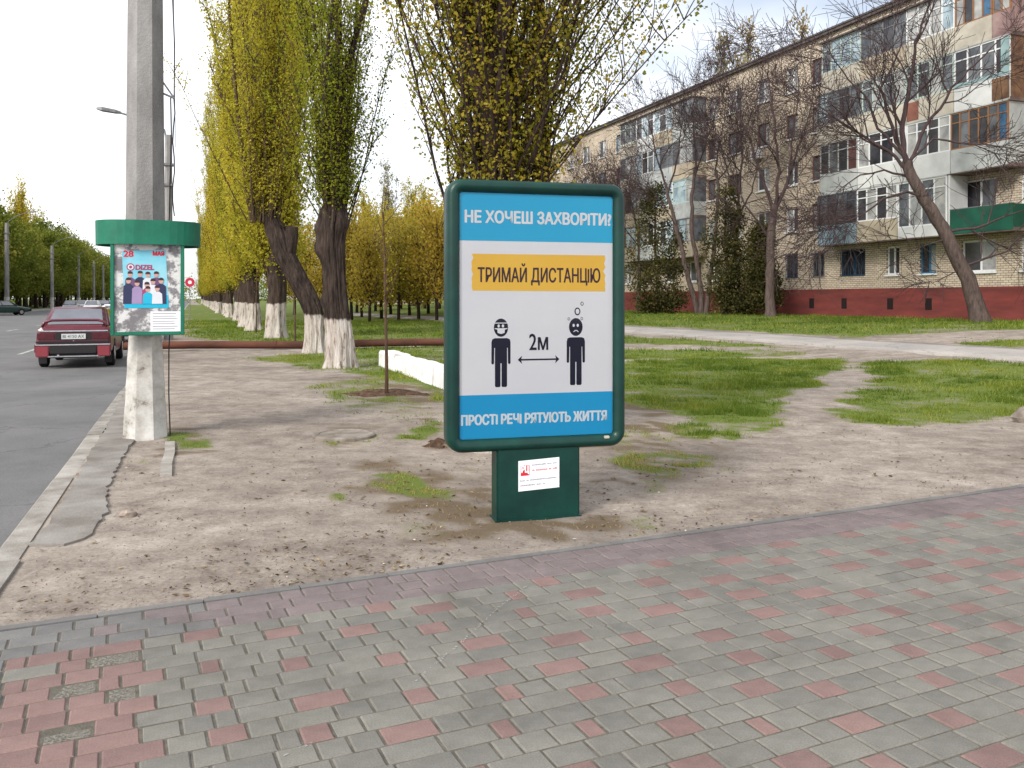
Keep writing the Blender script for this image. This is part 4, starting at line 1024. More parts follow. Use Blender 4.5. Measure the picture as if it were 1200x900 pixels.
# ------------------------------------------------------------------ trees
def trunk_mesh(path, radii, seed, sides=40, flare=0.35, ridge=0.16, sub=5, knots=()):
    rg = random.Random(seed); P = [Vector(p) for p in path]; pts = []; rr = []
    for i in range(len(P) - 1):
        for k in range(sub):
            f = k / sub
            p0, p1, p2, p3 = P[max(i - 1, 0)], P[i], P[i + 1], P[min(i + 2, len(P) - 1)]
            q = 0.5 * ((2 * p1) + (p2 - p0) * f + (2 * p0 - 5 * p1 + 4 * p2 - p3) * f * f + (3 * p1 - p0 - 3 * p2 + p3) * f ** 3)
            pts.append(q); rr.append(radii[i] * (1 - f) + radii[i + 1] * f)
    pts.append(P[-1]); rr.append(radii[-1])
    off = Vector((seed * 7.3, seed * 3.1, 0)); m = MB(); rings = []
    z0 = pts[0].z
    for i, (p, r) in enumerate(zip(pts, rr)):
        t = (pts[min(i + 1, len(pts) - 1)] - pts[max(i - 1, 0)]).normalized()
        u = t.cross(Vector((0, 1, 0.01))).normalized(); b_ = t.cross(u)
        ring = []
        for j in range(sides):
            a = 2 * math.pi * j / sides; dv = u * math.cos(a) + b_ * math.sin(a)
            nz_ = mnoise.noise(Vector((math.cos(a) * 2.6, math.sin(a) * 2.6, p.z * 0.35)) + off)
            rz_ = 1 - abs(mnoise.noise(Vector((math.cos(a) * 6.5, math.sin(a) * 6.5, p.z * 0.8)) + off)) * 2 - abs(mnoise.noise(Vector((math.cos(a) * 13, math.sin(a) * 13, p.z * 1.6)) + off)) * 0.9
            fl = flare * math.exp(-max(p.z - z0 - 0.1, 0) / 0.28) * (0.75 + 0.5 * math.sin(a * 5 + seed))
            k = 1 + 0.14 * nz_ + ridge * (rz_ - 0.25) + fl
            for (kp, kr, ka) in knots:
                dd = ((p + dv * r) - Vector(kp)).length
                k += ka * math.exp(-(dd / kr) ** 2)
            ring.append(p + dv * r * k)
        rings.append(ring)
    m.loft(rings); return m

def leaves(C, size, rng, tint, aspect=0.75, up=0.0):
    n = len(C)
    a = rng.normal(0, 1, (n, 3)); a /= np.linalg.norm(a, axis=1)[:, None]
    b_ = rng.normal(0, 1, (n, 3)); b_ -= a * (a * b_).sum(1)[:, None]; b_ /= np.linalg.norm(b_, axis=1)[:, None]
    s = (size * rng.uniform(0.6, 1.35, n))[:, None] * 0.5
    V = np.stack([C - a * s, C + b_ * s * aspect, C + a * s, C - b_ * s * aspect], 1).reshape(-1, 3)
    return V, np.arange(4 * n).reshape(-1, 4), tint
def stem_path(rng, p, d, ln, n, wander, trop):
    pts = [p]; d = np.array(d, float); d /= np.linalg.norm(d)
    for i in range(n):
        d = d + rng.normal(0, wander, 3) + np.array([0, 0, trop]); d /= np.linalg.norm(d); p = p + d * ln / n; pts.append(p)
    return np.array(pts)

def poplar_crown(seed, base, n_stems, disc_r, ln, lean, side_n, side_len, leaf_n, leaf_size, r0=0.06, trop=0.06, lean_dirs=None, spread=0.10, wander=0.05, taper_h=None, twig_r=0.006, twig_sides=3, wide=0.6):
    rng = np.random.default_rng(seed); mb = TB(); C = []; TT = []
    for i in range(n_stems):
        if lean_dirs is not None and i < len(lean_dirs): dx, dy, L_, rad = lean_dirs[i]
        else:
            az = rng.uniform(0, 2 * math.pi); le = abs(rng.normal(0, lean)); dx, dy = math.cos(az) * le, math.sin(az) * le; L_ = rng.uniform(*ln) * (1 - 0.5 * min(le / (lean * 2.5 + 1e-6), 1)); rad = r0 * rng.uniform(0.55, 1.2) * (L_ / ln[1]) ** 0.6
        ph = rng.uniform(0, 6.28); rr_ = disc_r * math.sqrt(rng.random())
        p0 = np.array(base) + np.array([dx * 1.2 * disc_r + wide * rr_ * math.cos(ph), dy * 1.2 * disc_r + wide * rr_ * math.sin(ph), -0.25 - 0.2 * rng.random()])
        if lean_dirs is not None and i < len(lean_dirs) and abs(dx) > 0.28:
            hi_ = rng.uniform(0.45, 2.6) if dx > 0 else rng.uniform(0.2, 2.6); p0[2] += hi_; p0[0] = base[0] + math.copysign(rng.uniform(0.1, 0.42), dx); L_ *= 0.75
        off_ = math.hypot(p0[0] - base[0], p0[1] - base[1]); lim_ = 0.8 * disc_r
        if off_ > lim_: p0[0] = base[0] + (p0[0] - base[0]) * lim_ / off_; p0[1] = base[1] + (p0[1] - base[1]) * lim_ / off_
        n = max(5, int(L_ / 0.8)); pts = stem_path(rng, p0, (dx, dy, 1), L_, n, wander, trop)
        R = rad * (1 - 0.86 * np.linspace(0, 1, n + 1) ** 0.9)
        mb.tube(pts, R, 7 if rad > 0.05 else 5)
        stem_t = rng.normal(0, 0.12)
        ns = int(side_n * L_)
        segs = [(pts, 0.12)]
        for k in range(ns):
            f = rng.uniform(0.03, 0.98); q = pts[0] * 0 + np.array([np.interp(f * n, np.arange(n + 1), pts[:, c]) for c in range(3)])
            az = rng.uniform(0, 6.283); sl_ = rng.uniform(*side_len) * (0.6 + 0.4 * (1 - f))
            dd = np.array([math.cos(az) * 0.62, math.sin(az) * 0.62, 1.0]) ; sp = stem_path(rng, q, dd, sl_, 4, 0.10, 0.05)
            mb.tube(sp, np.linspace(max(twig_r * 1.9, 0.25 * rad * (1 - f)), twig_r * 0.7, 5), twig_sides); segs.append((sp, 0.0))
        for sp, start in segs:
            L2 = np.linalg.norm(np.diff(sp, axis=0), axis=1).sum(); k = rng.poisson(leaf_n * L2)
            if k == 0: continue
            f = start + (1 - start) * rng.random(k) ** 0.8; kk = len(sp) - 1
            c = np.stack([np.interp(f * kk, np.arange(kk + 1), sp[:, a]) for a in range(3)], 1) + rng.normal(0, spread, (k, 3))
            C.append(c); TT.append(np.clip(0.5 + stem_t + rng.normal(0, 0.15) + rng.normal(0, 0.13, k), 0, 1))
    C = np.concatenate(C); TT = np.concatenate(TT)
    return mb, leaves(C, leaf_size, rng, TT)

def build_poplars():
    # the big one behind the poster stand
    b0 = Vector(G(588, 519)); root = thing('poplar_tree', 'massive many stemmed poplar towering right behind the poster stand', 'tree', (b0.x, b0.y, 0))
    trunk_mesh([(0, 0, -0.1), (0, 0, 0.8), (-0.03, 0.05, 1.7), (0, 0.02, 2.35), (0.02, 0, 2.9)], [0.46, 0.43, 0.45, 0.55, 0.42], 3, 56).build('trunk', 'bark_w', root, smooth_=True)
    ld = [(-0.05, 0, 11, 0.17), (0.04, 0.1, 11, 0.15), (-0.09, 0.05, 9, 0.10), (0.10, 0.0, 9, 0.10), (0.40, 0.15, 6.5, 0.032), (0.60, -0.1, 5.2, 0.018), (0.30, -0.25, 6.0, 0.024),
          (0.72, 0.2, 4.6, 0.016), (0.02, -0.2, 9, 0.04), (-0.10, -0.2, 9, 0.04), (0.14, 0.25, 8, 0.04), (-0.18, 0.3, 7, 0.04), (0.80, 0.0, 4.2, 0.014), (0.66, -0.35, 4.6, 0.016), (0.52, 0.4, 5.0, 0.020), (0.45, -0.5, 4.5, 0.016), (0.55, -0.6, 4.0, 0.016), (0.76, 0.5, 4.4, 0.015), (0.62, 0.1, 5, 0.017), (0.88, 0.25, 3.6, 0.013)]
    rl = random.Random(4)
    ld += [(-rl.uniform(0.16, 0.36), rl.uniform(-0.5, 0.3), rl.uniform(4, 6.5), rl.uniform(0.012, 0.02)) for _ in range(14)]
    ld += [(-rl.uniform(0.30, 0.62), rl.uniform(-0.4, 0.5), rl.uniform(3.4, 5.5), rl.uniform(0.009, 0.014)) for _ in range(20)]
    ld += [(rl.uniform(0.4, 0.85), rl.uniform(-0.5, 0.5), rl.uniform(3, 5), rl.uniform(0.009, 0.014)) for _ in range(14)]
    mb, lv = poplar_crown(14, (0, 0, 2.45), 128, 0.60, (2.2, 8.0), 0.05, 4.6, (0.2, 0.8), 38, 0.043, 0.028, 0.05, ld, 0.075, 0.06, None, 0.0045, 3, 1.0)
    mb.build('branches', 'bark_dark', root, smooth_=True)
    obj('crown', np_mesh('crown', lv[0], lv[1], False, {'tint': ('FACE', lv[2])}), 'leaf_b', root)
    # P1 upright, knobbly
    b1 = Vector(G(397, 431)); root = thing('poplar_tree', 'upright pollarded poplar with knobbly head and whitewashed foot nearest the pipe', 'tree', (b1.x, b1.y, 0))
    trunk_mesh([(0.03, 0, -0.1), (0.02, 0, 0.6), (-0.04, 0, 1.3), (-0.10, 0, 2.1), (-0.14, 0, 2.9), (-0.12, 0, 3.5), (-0.10, 0, 3.9)], [0.30, 0.295, 0.26, 0.245, 0.27, 0.31, 0.20], 5, 110, sub=12,
               knots=[((-0.42, -0.1, 2.75), 0.22, 0.5), ((-0.38, 0, 3.2), 0.2, 0.45), ((0.12, -0.2, 3.3), 0.2, 0.35), ((-0.34, 0, 1.55), 0.15, 0.4)]).build('trunk', 'bark_w', root, smooth_=True)
    ld = [(-0.02, 0, 13, 0.12), (0.07, 0.05, 12, 0.10), (0.08, -0.1, 10, 0.06), (-0.10, 0, 11, 0.06), (-0.16, 0.1, 7, 0.04), (0.1, 0, 7, 0.03), (0.05, 0.15, 11, 0.06)]
    mb, lv = poplar_crown(21, (-0.10, 0, 3.75), 74, 0.40, (1.8, 9.0), 0.20, 2.4, (0.35, 1.2), 34, 0.064, 0.03, 0.06, ld, 0.10, 0.055, None, 0.007)
    mb.build('branches', 'bark_dark', root, smooth_=True)
    obj('crown', np_mesh('crown', lv[0], lv[1], False, {'tint': ('FACE', lv[2])}), 'leaf_g', root)
    # P2 leaning to the road
    b2 = Vector(G(369, 413)); root = thing('poplar_tree', 'crooked poplar leaning towards the road just behind the upright knobbly one', 'tree', (b2.x, b2.y, 0))
    trunk_mesh([(0.0, 0, -0.1), (0.0, 0, 0.7), (-0.05, 0, 1.3), (-0.45, 0, 2.1), (-0.95, 0, 3.0), (-1.2, 0, 3.7), (-1.5, 0, 4.5)], [0.27, 0.26, 0.27, 0.27, 0.28, 0.27, 0.13], 8, 90, sub=10,
               knots=[((-0.7, -0.2, 3.5), 0.22, 0.5)]).build('trunk', 'bark_w', root, smooth_=True)
    m = trunk_mesh([(-0.8, 0, 2.8), (-0.72, -0.02, 3.3), (-0.68, -0.02, 3.75)], [0.2, 0.2, 0.17], 9, 30, flare=0); m.build('cut_stub', 'bark_w', root, smooth_=True)
    ld = [(-0.16, 0, 11, 0.08), (-0.08, 0.1, 12, 0.07), (-0.4, 0, 6, 0.04), (0.05, 0, 10, 0.06), (-0.6, 0.1, 4.5, 0.03)]
    mb, lv = poplar_crown(33, (-1.45, 0, 4.3), 84, 0.7, (2.0, 12.0), 0.20, 2.2, (0.4, 1.3), 32, 0.075, 0.03, 0.06, ld, 0.13, 0.04, None, 0.008)
    mb.build('branches', 'bark', root, smooth_=True)
    obj('crown', np_mesh('crown', lv[0], lv[1], False, {'tint': ('FACE', lv[2])}), 'leaf_y', root)
    # the rest of the row: three moulds, copied
    protos = []
    for k in range(3):
        rt = thing('poplar_tree', 'whitewashed yellow green poplar in the long row along the road', 'tree', (0, 0, 0), 0, 'poplars in the row along the road')
        rg = random.Random(60 + k); lx = rg.uniform(-0.3, 0.3)
        trunk_mesh([(0, 0, -0.1), (0, 0, 0.8), (lx * 0.4, 0.05, 1.8), (lx * 0.7, 0, 2.8), (lx, 0, 3.6)], [0.33, 0.31, 0.30, 0.34, 0.22], 60 + k, 48, sub=6).build('trunk', 'bark_w2', rt, smooth_=True)
        mb, lv = poplar_crown(70 + k, (lx, 0, 3.4), 46, 0.55, (6.0, 22.0), 0.08, 1.5, (0.6, 2.0), 28, 0.125, 0.07, 0.03, None, 0.17, 0.03, None, 0.014)
        mb.build('branches', 'bark', rt, smooth_=True)
        # low shoots
        mb2, lv2 = poplar_crown(80 + k, (lx, 0, 2.7), 40, 0.45, (2.0, 6.0), 0.36, 1.8, (0.5, 1.3), 36, 0.11, 0.02, 0.05, None, 0.14, 0.06, None, 0.01)
        V = np.concatenate([lv[0], lv2[0]]); F = np.arange(len(V)).reshape(-1, 4)
        mb2.build('low_branches', 'bark', rt, smooth_=True)
        obj('crown', np_mesh('crown', V, F, False, {'tint': ('FACE', np.concatenate([lv[2], lv2[2]]))}), 'leaf_y', rt)
        protos.append(rt)
    rg = random.Random(17)
    spots = [(35.6, 3.15), (38.2, 3.3), (31.5, 4.6), (44.5, 3.1), (50.5, 2.9), (57, 3.2), (63.5, 3.0), (70, 3.3), (77, 3.0), (84, 3.2), (92, 3.1), (100, 3.0), (109, 3.2), (118, 3.0), (128, 3.1), (140, 3.0), (154, 3.1), (170, 3.0), (190, 3.1), (215, 3.0), (245, 3.1), (280, 3.0)]
    spots.remove((31.5, 4.6))
    row = []
    for i, (s, t) in enumerate(spots):
        o = protos[i] if i < 3 else copy_tree(protos[i % 3])
        o.location = RS(s, t + rg.uniform(-0.2, 0.2), 0); o.rotation_euler = (0, 0, rg.uniform(0, 6.28)); k = rg.uniform(0.9, 1.12); o.scale = (k * rg.uniform(0.95, 1.1), k, k)
        row.append(o)
    for i, o in enumerate(row[:2]):
        tag(o, ('thick whitewashed poplar trunk standing close beside its twin in the row', 'second trunk of the close pair of whitewashed poplars in the row')[i])
    # sapling with stake behind the pipe and near one
    def sapling(px, py, h, label, seed):
        g = G(px, py); rt = thing('sapling', label, 'sapling', (g[0], g[1], 0)); rng = np.random.default_rng(seed)
        m = MB(); pts = stem_path(rng, np.array([0, 0, -0.05]), (0, 0, 1), h, 8, 0.02, 0.05); m.tube(pts, np.linspace(0.034, 0.008, 9), 7); m.build('trunk', 'sapling', rt, smooth_=True)
        m = MB(); C = []
        for k in range(16):
            f = rng.uniform(0.42, 0.98); q = np.array([np.interp(f * 8, np.arange(9), pts[:, c]) for c in range(3)]); az = rng.uniform(0, 6.28)
            sp = stem_path(rng, q, (math.cos(az) * 0.5, math.sin(az) * 0.5, 1), rng.uniform(0.3, 0.8), 4, 0.08, 0.04); m.tube(sp, np.linspace(0.008, 0.003, 5), 4); C.append(sp[1:] + rng.normal(0, 0.03, (4, 3))); C.append(sp[1:] + rng.normal(0, 0.05, (4, 3)))
        m.build('branches', 'sapling', rt); C = np.concatenate(C); V, F, T = leaves(C, 0.04, rng, rng.random(len(C))); obj('crown', np_mesh('crown', V, F, False, {'tint': ('FACE', T)}), 'leaf_y', rt)
    sapling(453, 463, 3.1, 'thin bare sapling rising from turned soil near the white block wall', 1)
    sapling(346, 408, 4.0, 'thin straight sapling standing at the pipe', 2)
    sapling(300, 390, 4.0, 'slender young sapling between the whitewashed poplars', 3)

def build_far_trees():
    # broad street trees across the road
    protos = []
    for k in range(3):
        rng = np.random.default_rng(200 + k)
        rt = thing('street_tree', 'dense green broad leaved tree in the belt across the road', 'tree', (0, 0, 0), 0, 'trees across the road')
        m = MB(); m.tube([(0, 0, -0.1), (0.05, 0, 1.5), (0, 0.1, 4), (0.1, 0, 8), (0, 0, 12)], [0.32, 0.26, 0.22, 0.14, 0.04], 8)
        cl = []
        for i in range(15):
            az = rng.uniform(0, 6.28); z = rng.uniform(2.8, 8); le = rng.uniform(2.0, 4.0); p = stem_path(rng, np.array([0, 0, z]), (math.cos(az), math.sin(az), 0.7), le, 5, 0.12, 0.05); m.tube(p, np.linspace(0.09, 0.02, 6), 5)
        m.build('trunk', 'bark_dark', rt, smooth_=True)
        for i in range(85):
            u = rng.normal(0, 1, 3); u /= np.linalg.norm(u); r = rng.uniform(0.55, 1.0); z = 8.2 + u[2] * 6.0 * r; wv = 4.4 * (1.0 if z < 9 else max(0.25, 1 - (z - 9) / 7.5))
            cl.append((u[0] * wv * r, u[1] * wv * r, z))
        cl = np.array(cl); n = 11000; ix = rng.integers(0, len(cl), n); C = cl[ix] + rng.normal(0, 0.62, (n, 3)) * np.array([1.1, 1.1, 0.8]); T = np.clip(0.45 + 0.25 * rng.normal(0, 1, len(cl))[ix] * 0.6 + rng.normal(0, 0.18, n), 0, 1)
        V, F, T = leaves(C, 0.34, rng, T); obj('crown', np_mesh('crown', V, F, False, {'tint': ('FACE', T)}), 'leaf_d', rt); protos.append(rt)
    rg = random.Random(23); i = 0
    for t0, s0 in ((-25.2, 92), (-30.5, 94), (-37, 98)):
        s = s0
        while s < 430:
            o = protos[i] if i < 3 else copy_tree(protos[i % 3]); o.location = RS(s + rg.uniform(-1, 1), t0 + rg.uniform(-0.7, 0.7), 0); o.rotation_euler = (0, 0, rg.uniform(0, 6.28)); k = rg.uniform(0.86, 1.12); o.scale = (k, k, k * rg.uniform(0.95, 1.1)); i += 1
            s += 6.6 * (1 + max(0, s - 150) / 260)
    # slim far poplars: rising over the belt, over the park and behind the flats
    protos = []
    for k, (mat, ln_, hh) in enumerate((('leaf_y', 9, 24), ('leaf_grey', 9, 26))):
        rt = thing('poplar_tree', 'x', 'tree'); m = MB(); m.tube([(0, 0, -0.1), (0, 0, 3), (0.1, 0, 8)], [0.35, 0.3, 0.25], 8); m.build('trunk', 'bark_grey', rt, smooth_=True)
        mb, lv = poplar_crown(300 + k, (0, 0, 4.5), 30, 0.7, (13.0, hh - 4), 0.05, 1.0, (0.8, 2.2), ln_, 0.3, 0.10, 0.03, None, 0.25, 0.025, None, 0.022)
        mb.build('branches', 'bark_grey', rt); obj('crown', np_mesh('crown', lv[0], lv[1], False, {'tint': ('FACE', lv[2])}), mat, rt); protos.append(rt)
    L1, L2, L3 = 'tall slim poplar rising above the belt of trees across the road', 'nearly bare tall poplar showing above the roof of the flats', 'faint tall poplar standing far back in the park'
    used = [0, 0]
    for (px, Y, top, kind, lab, grp) in ((20, 150, 188, 0, L1, 'poplars above the belt'), (30, 156, 205, 0, L1, 'poplars above the belt'), (42, 165, 225, 0, L1, 'poplars above the belt'), (-8, 150, 225, 0, L1, 'poplars above the belt'),
                                  (853, 84, 14, 1, L2, 'poplars behind the flats'), (878, 86, 8, 1, L2, 'poplars behind the flats'), (942, 76, -2, 1, L2, 'poplars behind the flats'), (930, 90, 45, 1, L2, 'poplars behind the flats'),
                                  (455, 120, 178, 1, L3, 'poplars far back in the park'), (484, 110, 188, 0, L3, 'poplars far back in the park'), (500, 118, 192, 0, L3, 'poplars far back in the park'), (430, 135, 200, 0, L3, 'poplars far back in the park')):
        src = protos[kind]; o = src if not used[kind] else copy_tree(src); used[kind] = 1
        o.location = ((px - 600) * Y / FPX, Y, 0); h = CAMH + (HOR - top) * Y / FPX; k = h / (24 if kind == 0 else 26); o.scale = (k * 0.85, k * 0.85, k); o.rotation_euler = (0, 0, rg.uniform(0, 6)); tag(o, lab, 'tree', grp)
    # small yellow trees in the park
    protos = []
    for k in range(2):
        rng = np.random.default_rng(400 + k); rt = thing('young_tree', 'small yellow leaved tree in the park behind the pipe', 'tree', (0, 0, 0), 0, 'young trees in the park')
        m = MB(); m.tube([(0, 0, -0.1), (0.04, 0, 1.2), (0, 0.05, 2.4), (0, 0, 5)], [0.11, 0.09, 0.07, 0.02], 7); m.build('trunk', 'bark_dark', rt, smooth_=True)
        m = MB(); C = []
        for i in range(60):
            z = rng.uniform(0.9, 4.6); az = rng.uniform(0, 6.28); p = stem_path(rng, np.array([0, 0, z]), (math.cos(az) * 0.9, math.sin(az) * 0.9, 0.9), rng.uniform(1.2, 2.8), 5, 0.14, 0.05); m.tube(p, np.linspace(0.035, 0.008, 6), 4)
            q = p[rng.integers(1, 6, 75)] + rng.normal(0, 0.27, (75, 3)); C.append(q)
        m.build('branches', 'bark_grey', rt); C = np.concatenate(C); V, F, T = leaves(C, 0.16, rng, np.clip(rng.normal(0.5, 0.25, len(C)), 0, 1)); obj('crown', np_mesh('crown', V, F, False, {'tint': ('FACE', T)}), 'leaf_pale', rt); protos.append(rt)
    i = 0
    for (px, Y, k) in ((412, 64, 1.1), (424, 72, 1.0), (433, 58, 0.9), (447, 66, 1.15), (458, 76, 1.2), (467, 62, 1.0), (480, 70, 1.1), (491, 60, 1.05), (502, 74, 1.2), (512, 58, 0.95), (524, 68, 1.2), (540, 64, 1.1), (418, 88, 1.3), (440, 92, 1.35), (470, 95, 1.4), (498, 92, 1.35), (515, 88, 1.3), (365, 78, 1.2), (345, 84, 1.2), (330, 92, 1.25), (382, 70, 1.1), (455, 110, 1.5), (425, 115, 1.5), (488, 112, 1.5)):
        o = protos[i] if i < 2 else copy_tree(protos[i % 2]); o.location = ((px - 600) * Y / FPX, Y, float(rise(((px - 600) * Y / FPX) * CA + Y * SA)) - 0.02); k2 = rg.uniform(0.75, 1.2); o.scale = (k * 1.15, k * 1.15, k * 1.2 * k2); o.rotation_euler = (0, 0, rg.uniform(0, 6.28)); i += 1
    rng = np.random.default_rng(99); n = 60000
    cx = np.concatenate([rng.uniform(-260, 330, 420)]); cy = rng.uniform(330, 430, 420); ch = rng.uniform(1, 9.5, 420); ix = rng.integers(0, 420, n)
    C = np.stack([cx[ix] + rng.normal(0, 3.2, n), cy[ix] + rng.normal(0, 3, n), np.abs(ch[ix] + rng.normal(0, 2.0, n))], 1)
    V, F, T = leaves(C, 0.75, rng, np.clip(0.4 + 0.3 * rng.normal(0, 1, 420)[ix] * 0.7 + rng.normal(0, 0.15, n), 0, 1))
    tag(obj('far_wood', np_mesh('far_wood', V, F, False, {'tint': ('FACE', T)}), 'leaf_d'), 'far off wood closing the view at the end of the park', 'wood', None, 'stuff')
    # far house showing between the poplars
    Y = 150; x = (460 - 600) * Y / FPX
    rt = thing('far_house', 'far grey house with dark roof glimpsed between park trees', 'house', (x, Y, 0), 0.3)
    m = MB(); m.box(-6, 6, -4, 4, -0.1, 12.5); m.build('wall', 'beige', rt)
    m = MB(); m.prism([(-6.6, 12.4), (6.6, 12.4), (5.2, 15.6), (-5.2, 15.6)], -4.5, 4.5); m.build('roof', 'roof_tile', rt)
    for i in range(4):
        for k in range(3):
            m = MB(); m.box(-4.9 + i * 2.8, -3.6 + i * 2.8, -4.06, -3.98, 2 + k * 3.4, 3.6 + k * 3.4); m.build('window', 'w_dark', rt)

# bare trees before the flats
def grow(mb, rng, p, d, ln, r, depth, prm):
    n = max(3, int(ln / prm['seg'])); pts = stem_path(rng, np.array(p, float), d, ln, n, prm['wander'], prm['trop']); r1 = r * (0.45 if depth else 0.3)
    R = np.maximum(np.linspace(r, r1, n + 1), prm['rmin']); mb.tube(pts, R, 8 if r > 0.09 else 5 if r > 0.03 else 3)
    spawn(mb, rng, pts, R, ln, depth, prm)
def spawn(mb, rng, pts, R, ln, depth, prm, f0=0.25):
    if depth <= 0: return
    n = len(pts) - 1; nc = prm['kids'][min(depth - 1, len(prm['kids']) - 1)]
    for i in range(nc):
        f = f0 + (1 - f0) * (i + rng.random()) / nc; x = f * n; k = min(int(x), n - 1); q = pts[k] + (pts[k + 1] - pts[k]) * (x - k)
        d0 = pts[k + 1] - pts[k]; d0 = d0 / np.linalg.norm(d0); a = rng.normal(0, 1, 3); a -= d0 * (a @ d0); a /= np.linalg.norm(a) + 1e-9; ang = math.radians(rng.uniform(*prm['ang']))
        d = d0 * math.cos(ang) + a * math.sin(ang); rr_ = float(np.interp(x, np.arange(n + 1), R)) * rng.uniform(0.5, 0.72)
        grow(mb, rng, q, d, ln * rng.uniform(*prm['lf']), rr_, depth - 1, prm)
def build_bare_trees():
    prm = dict(seg=0.35, wander=0.11, trop=0.02, rmin=0.0105, kids=(7, 7, 6), ang=(24, 56), lf=(0.48, 0.78))
    def bare(name, label, px, py, Y, limbs, seed, depth=3, prm=prm, white=False, mat='bark_grey'):
        b_ = W(px, py, Y); tt = b_.x * CA + b_.y * SA; z0 = float(rise(tt)) - 0.08
        rt = thing(name, label, 'tree', (b_.x, b_.y, z0)); rng = np.random.default_rng(seed)
        tr = TB(); br = TB()
        for li, (pts, r0, r1, dp, isT, dy) in enumerate(limbs):
            P = []
            for j, (x, y) in enumerate(pts):
                q = W(x, y, Y) - Vector((b_.x, b_.y, z0)); q.y += dy * (j / max(1, len(pts) - 1)) ** 1.2; P.append(q)
            # refine
            S = []
            for a, c in zip(P[:-1], P[1:]):
                kseg = max(2, int((c - a).length / 0.4))
                for j in range(kseg): S.append(np.array(a.lerp(c, j / kseg)))
            S.append(np.array(P[-1])); S = np.array(S)
            S[1:-1] += rng.normal(0, 0.035, S[1:-1].shape); R = np.linspace(r0, r1, len(S)) * (1.0 if isT else 0.8)
            if isT: R = R * (1 + 0.35 * np.exp(-np.linspace(0, 12, len(S))))
            (tr if isT else br).tube(S, R, 12 if r0 > 0.1 else 7)
            ln = np.linalg.norm(np.diff(S, axis=0), axis=1).sum()
            if dp: spawn(br, rng, S, R, min(ln * 0.9, 3.7), dp, prm, 0.15)
        tr.build('trunk', mat, rt, smooth_=True); br.build('branches', 'twig', rt)
        return rt
    # leaning tree at the right
    T1 = [([(1150, 380), (1143, 355), (1133, 325), (1120, 295), (1104, 266), (1084, 234), (1069, 208), (1063, 188)], 0.33, 0.2, 0, True, 0),
          ([(1063, 190), (1058, 155), (1066, 110), (1074, 75), (1078, 45), (1092, 12), (1104, -20)], 0.15, 0.03, 3, False, 0.6),
          ([(1064, 192), (1082, 150), (1104, 118), (1118, 96), (1150, 62), (1180, 40)], 0.10, 0.02, 3, False, -1.0),
          ([(1066, 200), (1050, 165), (1036, 138), (1028, 105), (1044, 70), (1050, 36)], 0.11, 0.02, 3, False, -0.8),
          ([(1067, 204), (1042, 176), (1015, 158), (990, 140), (962, 118), (945, 96)], 0.10, 0.015, 3, False, 0.8),
          ([(1070, 210), (1035, 200), (1005, 205), (980, 222), (965, 240)], 0.07, 0.012, 3, False, -0.6),
          ([(1086, 236), (1060, 225), (1030, 235), (1000, 255), (972, 262), (950, 272)], 0.08, 0.012, 3, False, -1.2),
          ([(1062, 186), (1030, 150), (1018, 120), (996, 92), (975, 60), (962, 40)], 0.09, 0.012, 3, False, 0.2),
          ([(1108, 272), (1140, 268), (1172, 255), (1200, 246), (1230, 240)], 0.08, 0.015, 3, False, -1.0),
          ([(1128, 312), (1150, 302), (1172, 296), (1186, 276), (1210, 262)], 0.07, 0.012, 2, False, -1.2),
          ([(1128, 316), (1108, 322), (1090, 330), (1066, 333)], 0.035, 0.008, 2, False, -0.8),
          ([(1063, 190), (1090, 165), (1130, 172), (1165, 178), (1200, 196)], 0.07, 0.012, 3, False, -1.6),
          ([(1110, 280), (1080, 288), (1050, 296), (1020, 300)], 0.04, 0.008, 2, False, -1.0)]
    bare('bare_tree', 'large leafless tree with leaning trunk before the green balcony', 1148, 376, 35.2, T1, 5, 3)
    T2 = [([(903, 372), (902, 340), (903, 300), (905, 262), (908, 240)], 0.25, 0.2, 0, True, 0),
          ([(906, 245), (890, 200), (880, 165), (866, 130), (856, 98), (850, 80)], 0.12, 0.02, 3, False, 0.5),
          ([(908, 242), (912, 200), (908, 160), (902, 120), (898, 80), (894, 55)], 0.12, 0.02, 3, False, -0.5),
          ([(909, 242), (926, 205), (938, 170), (950, 135), (958, 100)], 0.11, 0.02, 3, False, 0.4),
          ([(907, 250), (922, 215), (925, 170), (930, 120), (928, 80)], 0.09, 0.02, 3, False, -1.0),
          ([(904, 285), (930, 270), (945, 262), (960, 258)], 0.06, 0.01, 3, False, -0.6),
          ([(903, 305), (918, 298), (940, 302), (956, 306)], 0.05, 0.01, 2, False, -0.6),
          ([(904, 280), (890, 262), (872, 240), (858, 205), (850, 180)], 0.08, 0.012, 3, False, -0.3)]
    bare('bare_tree', 'leafless tree with straight trunk forking high before the tan flats', 902, 370, 45.5, T2, 6)
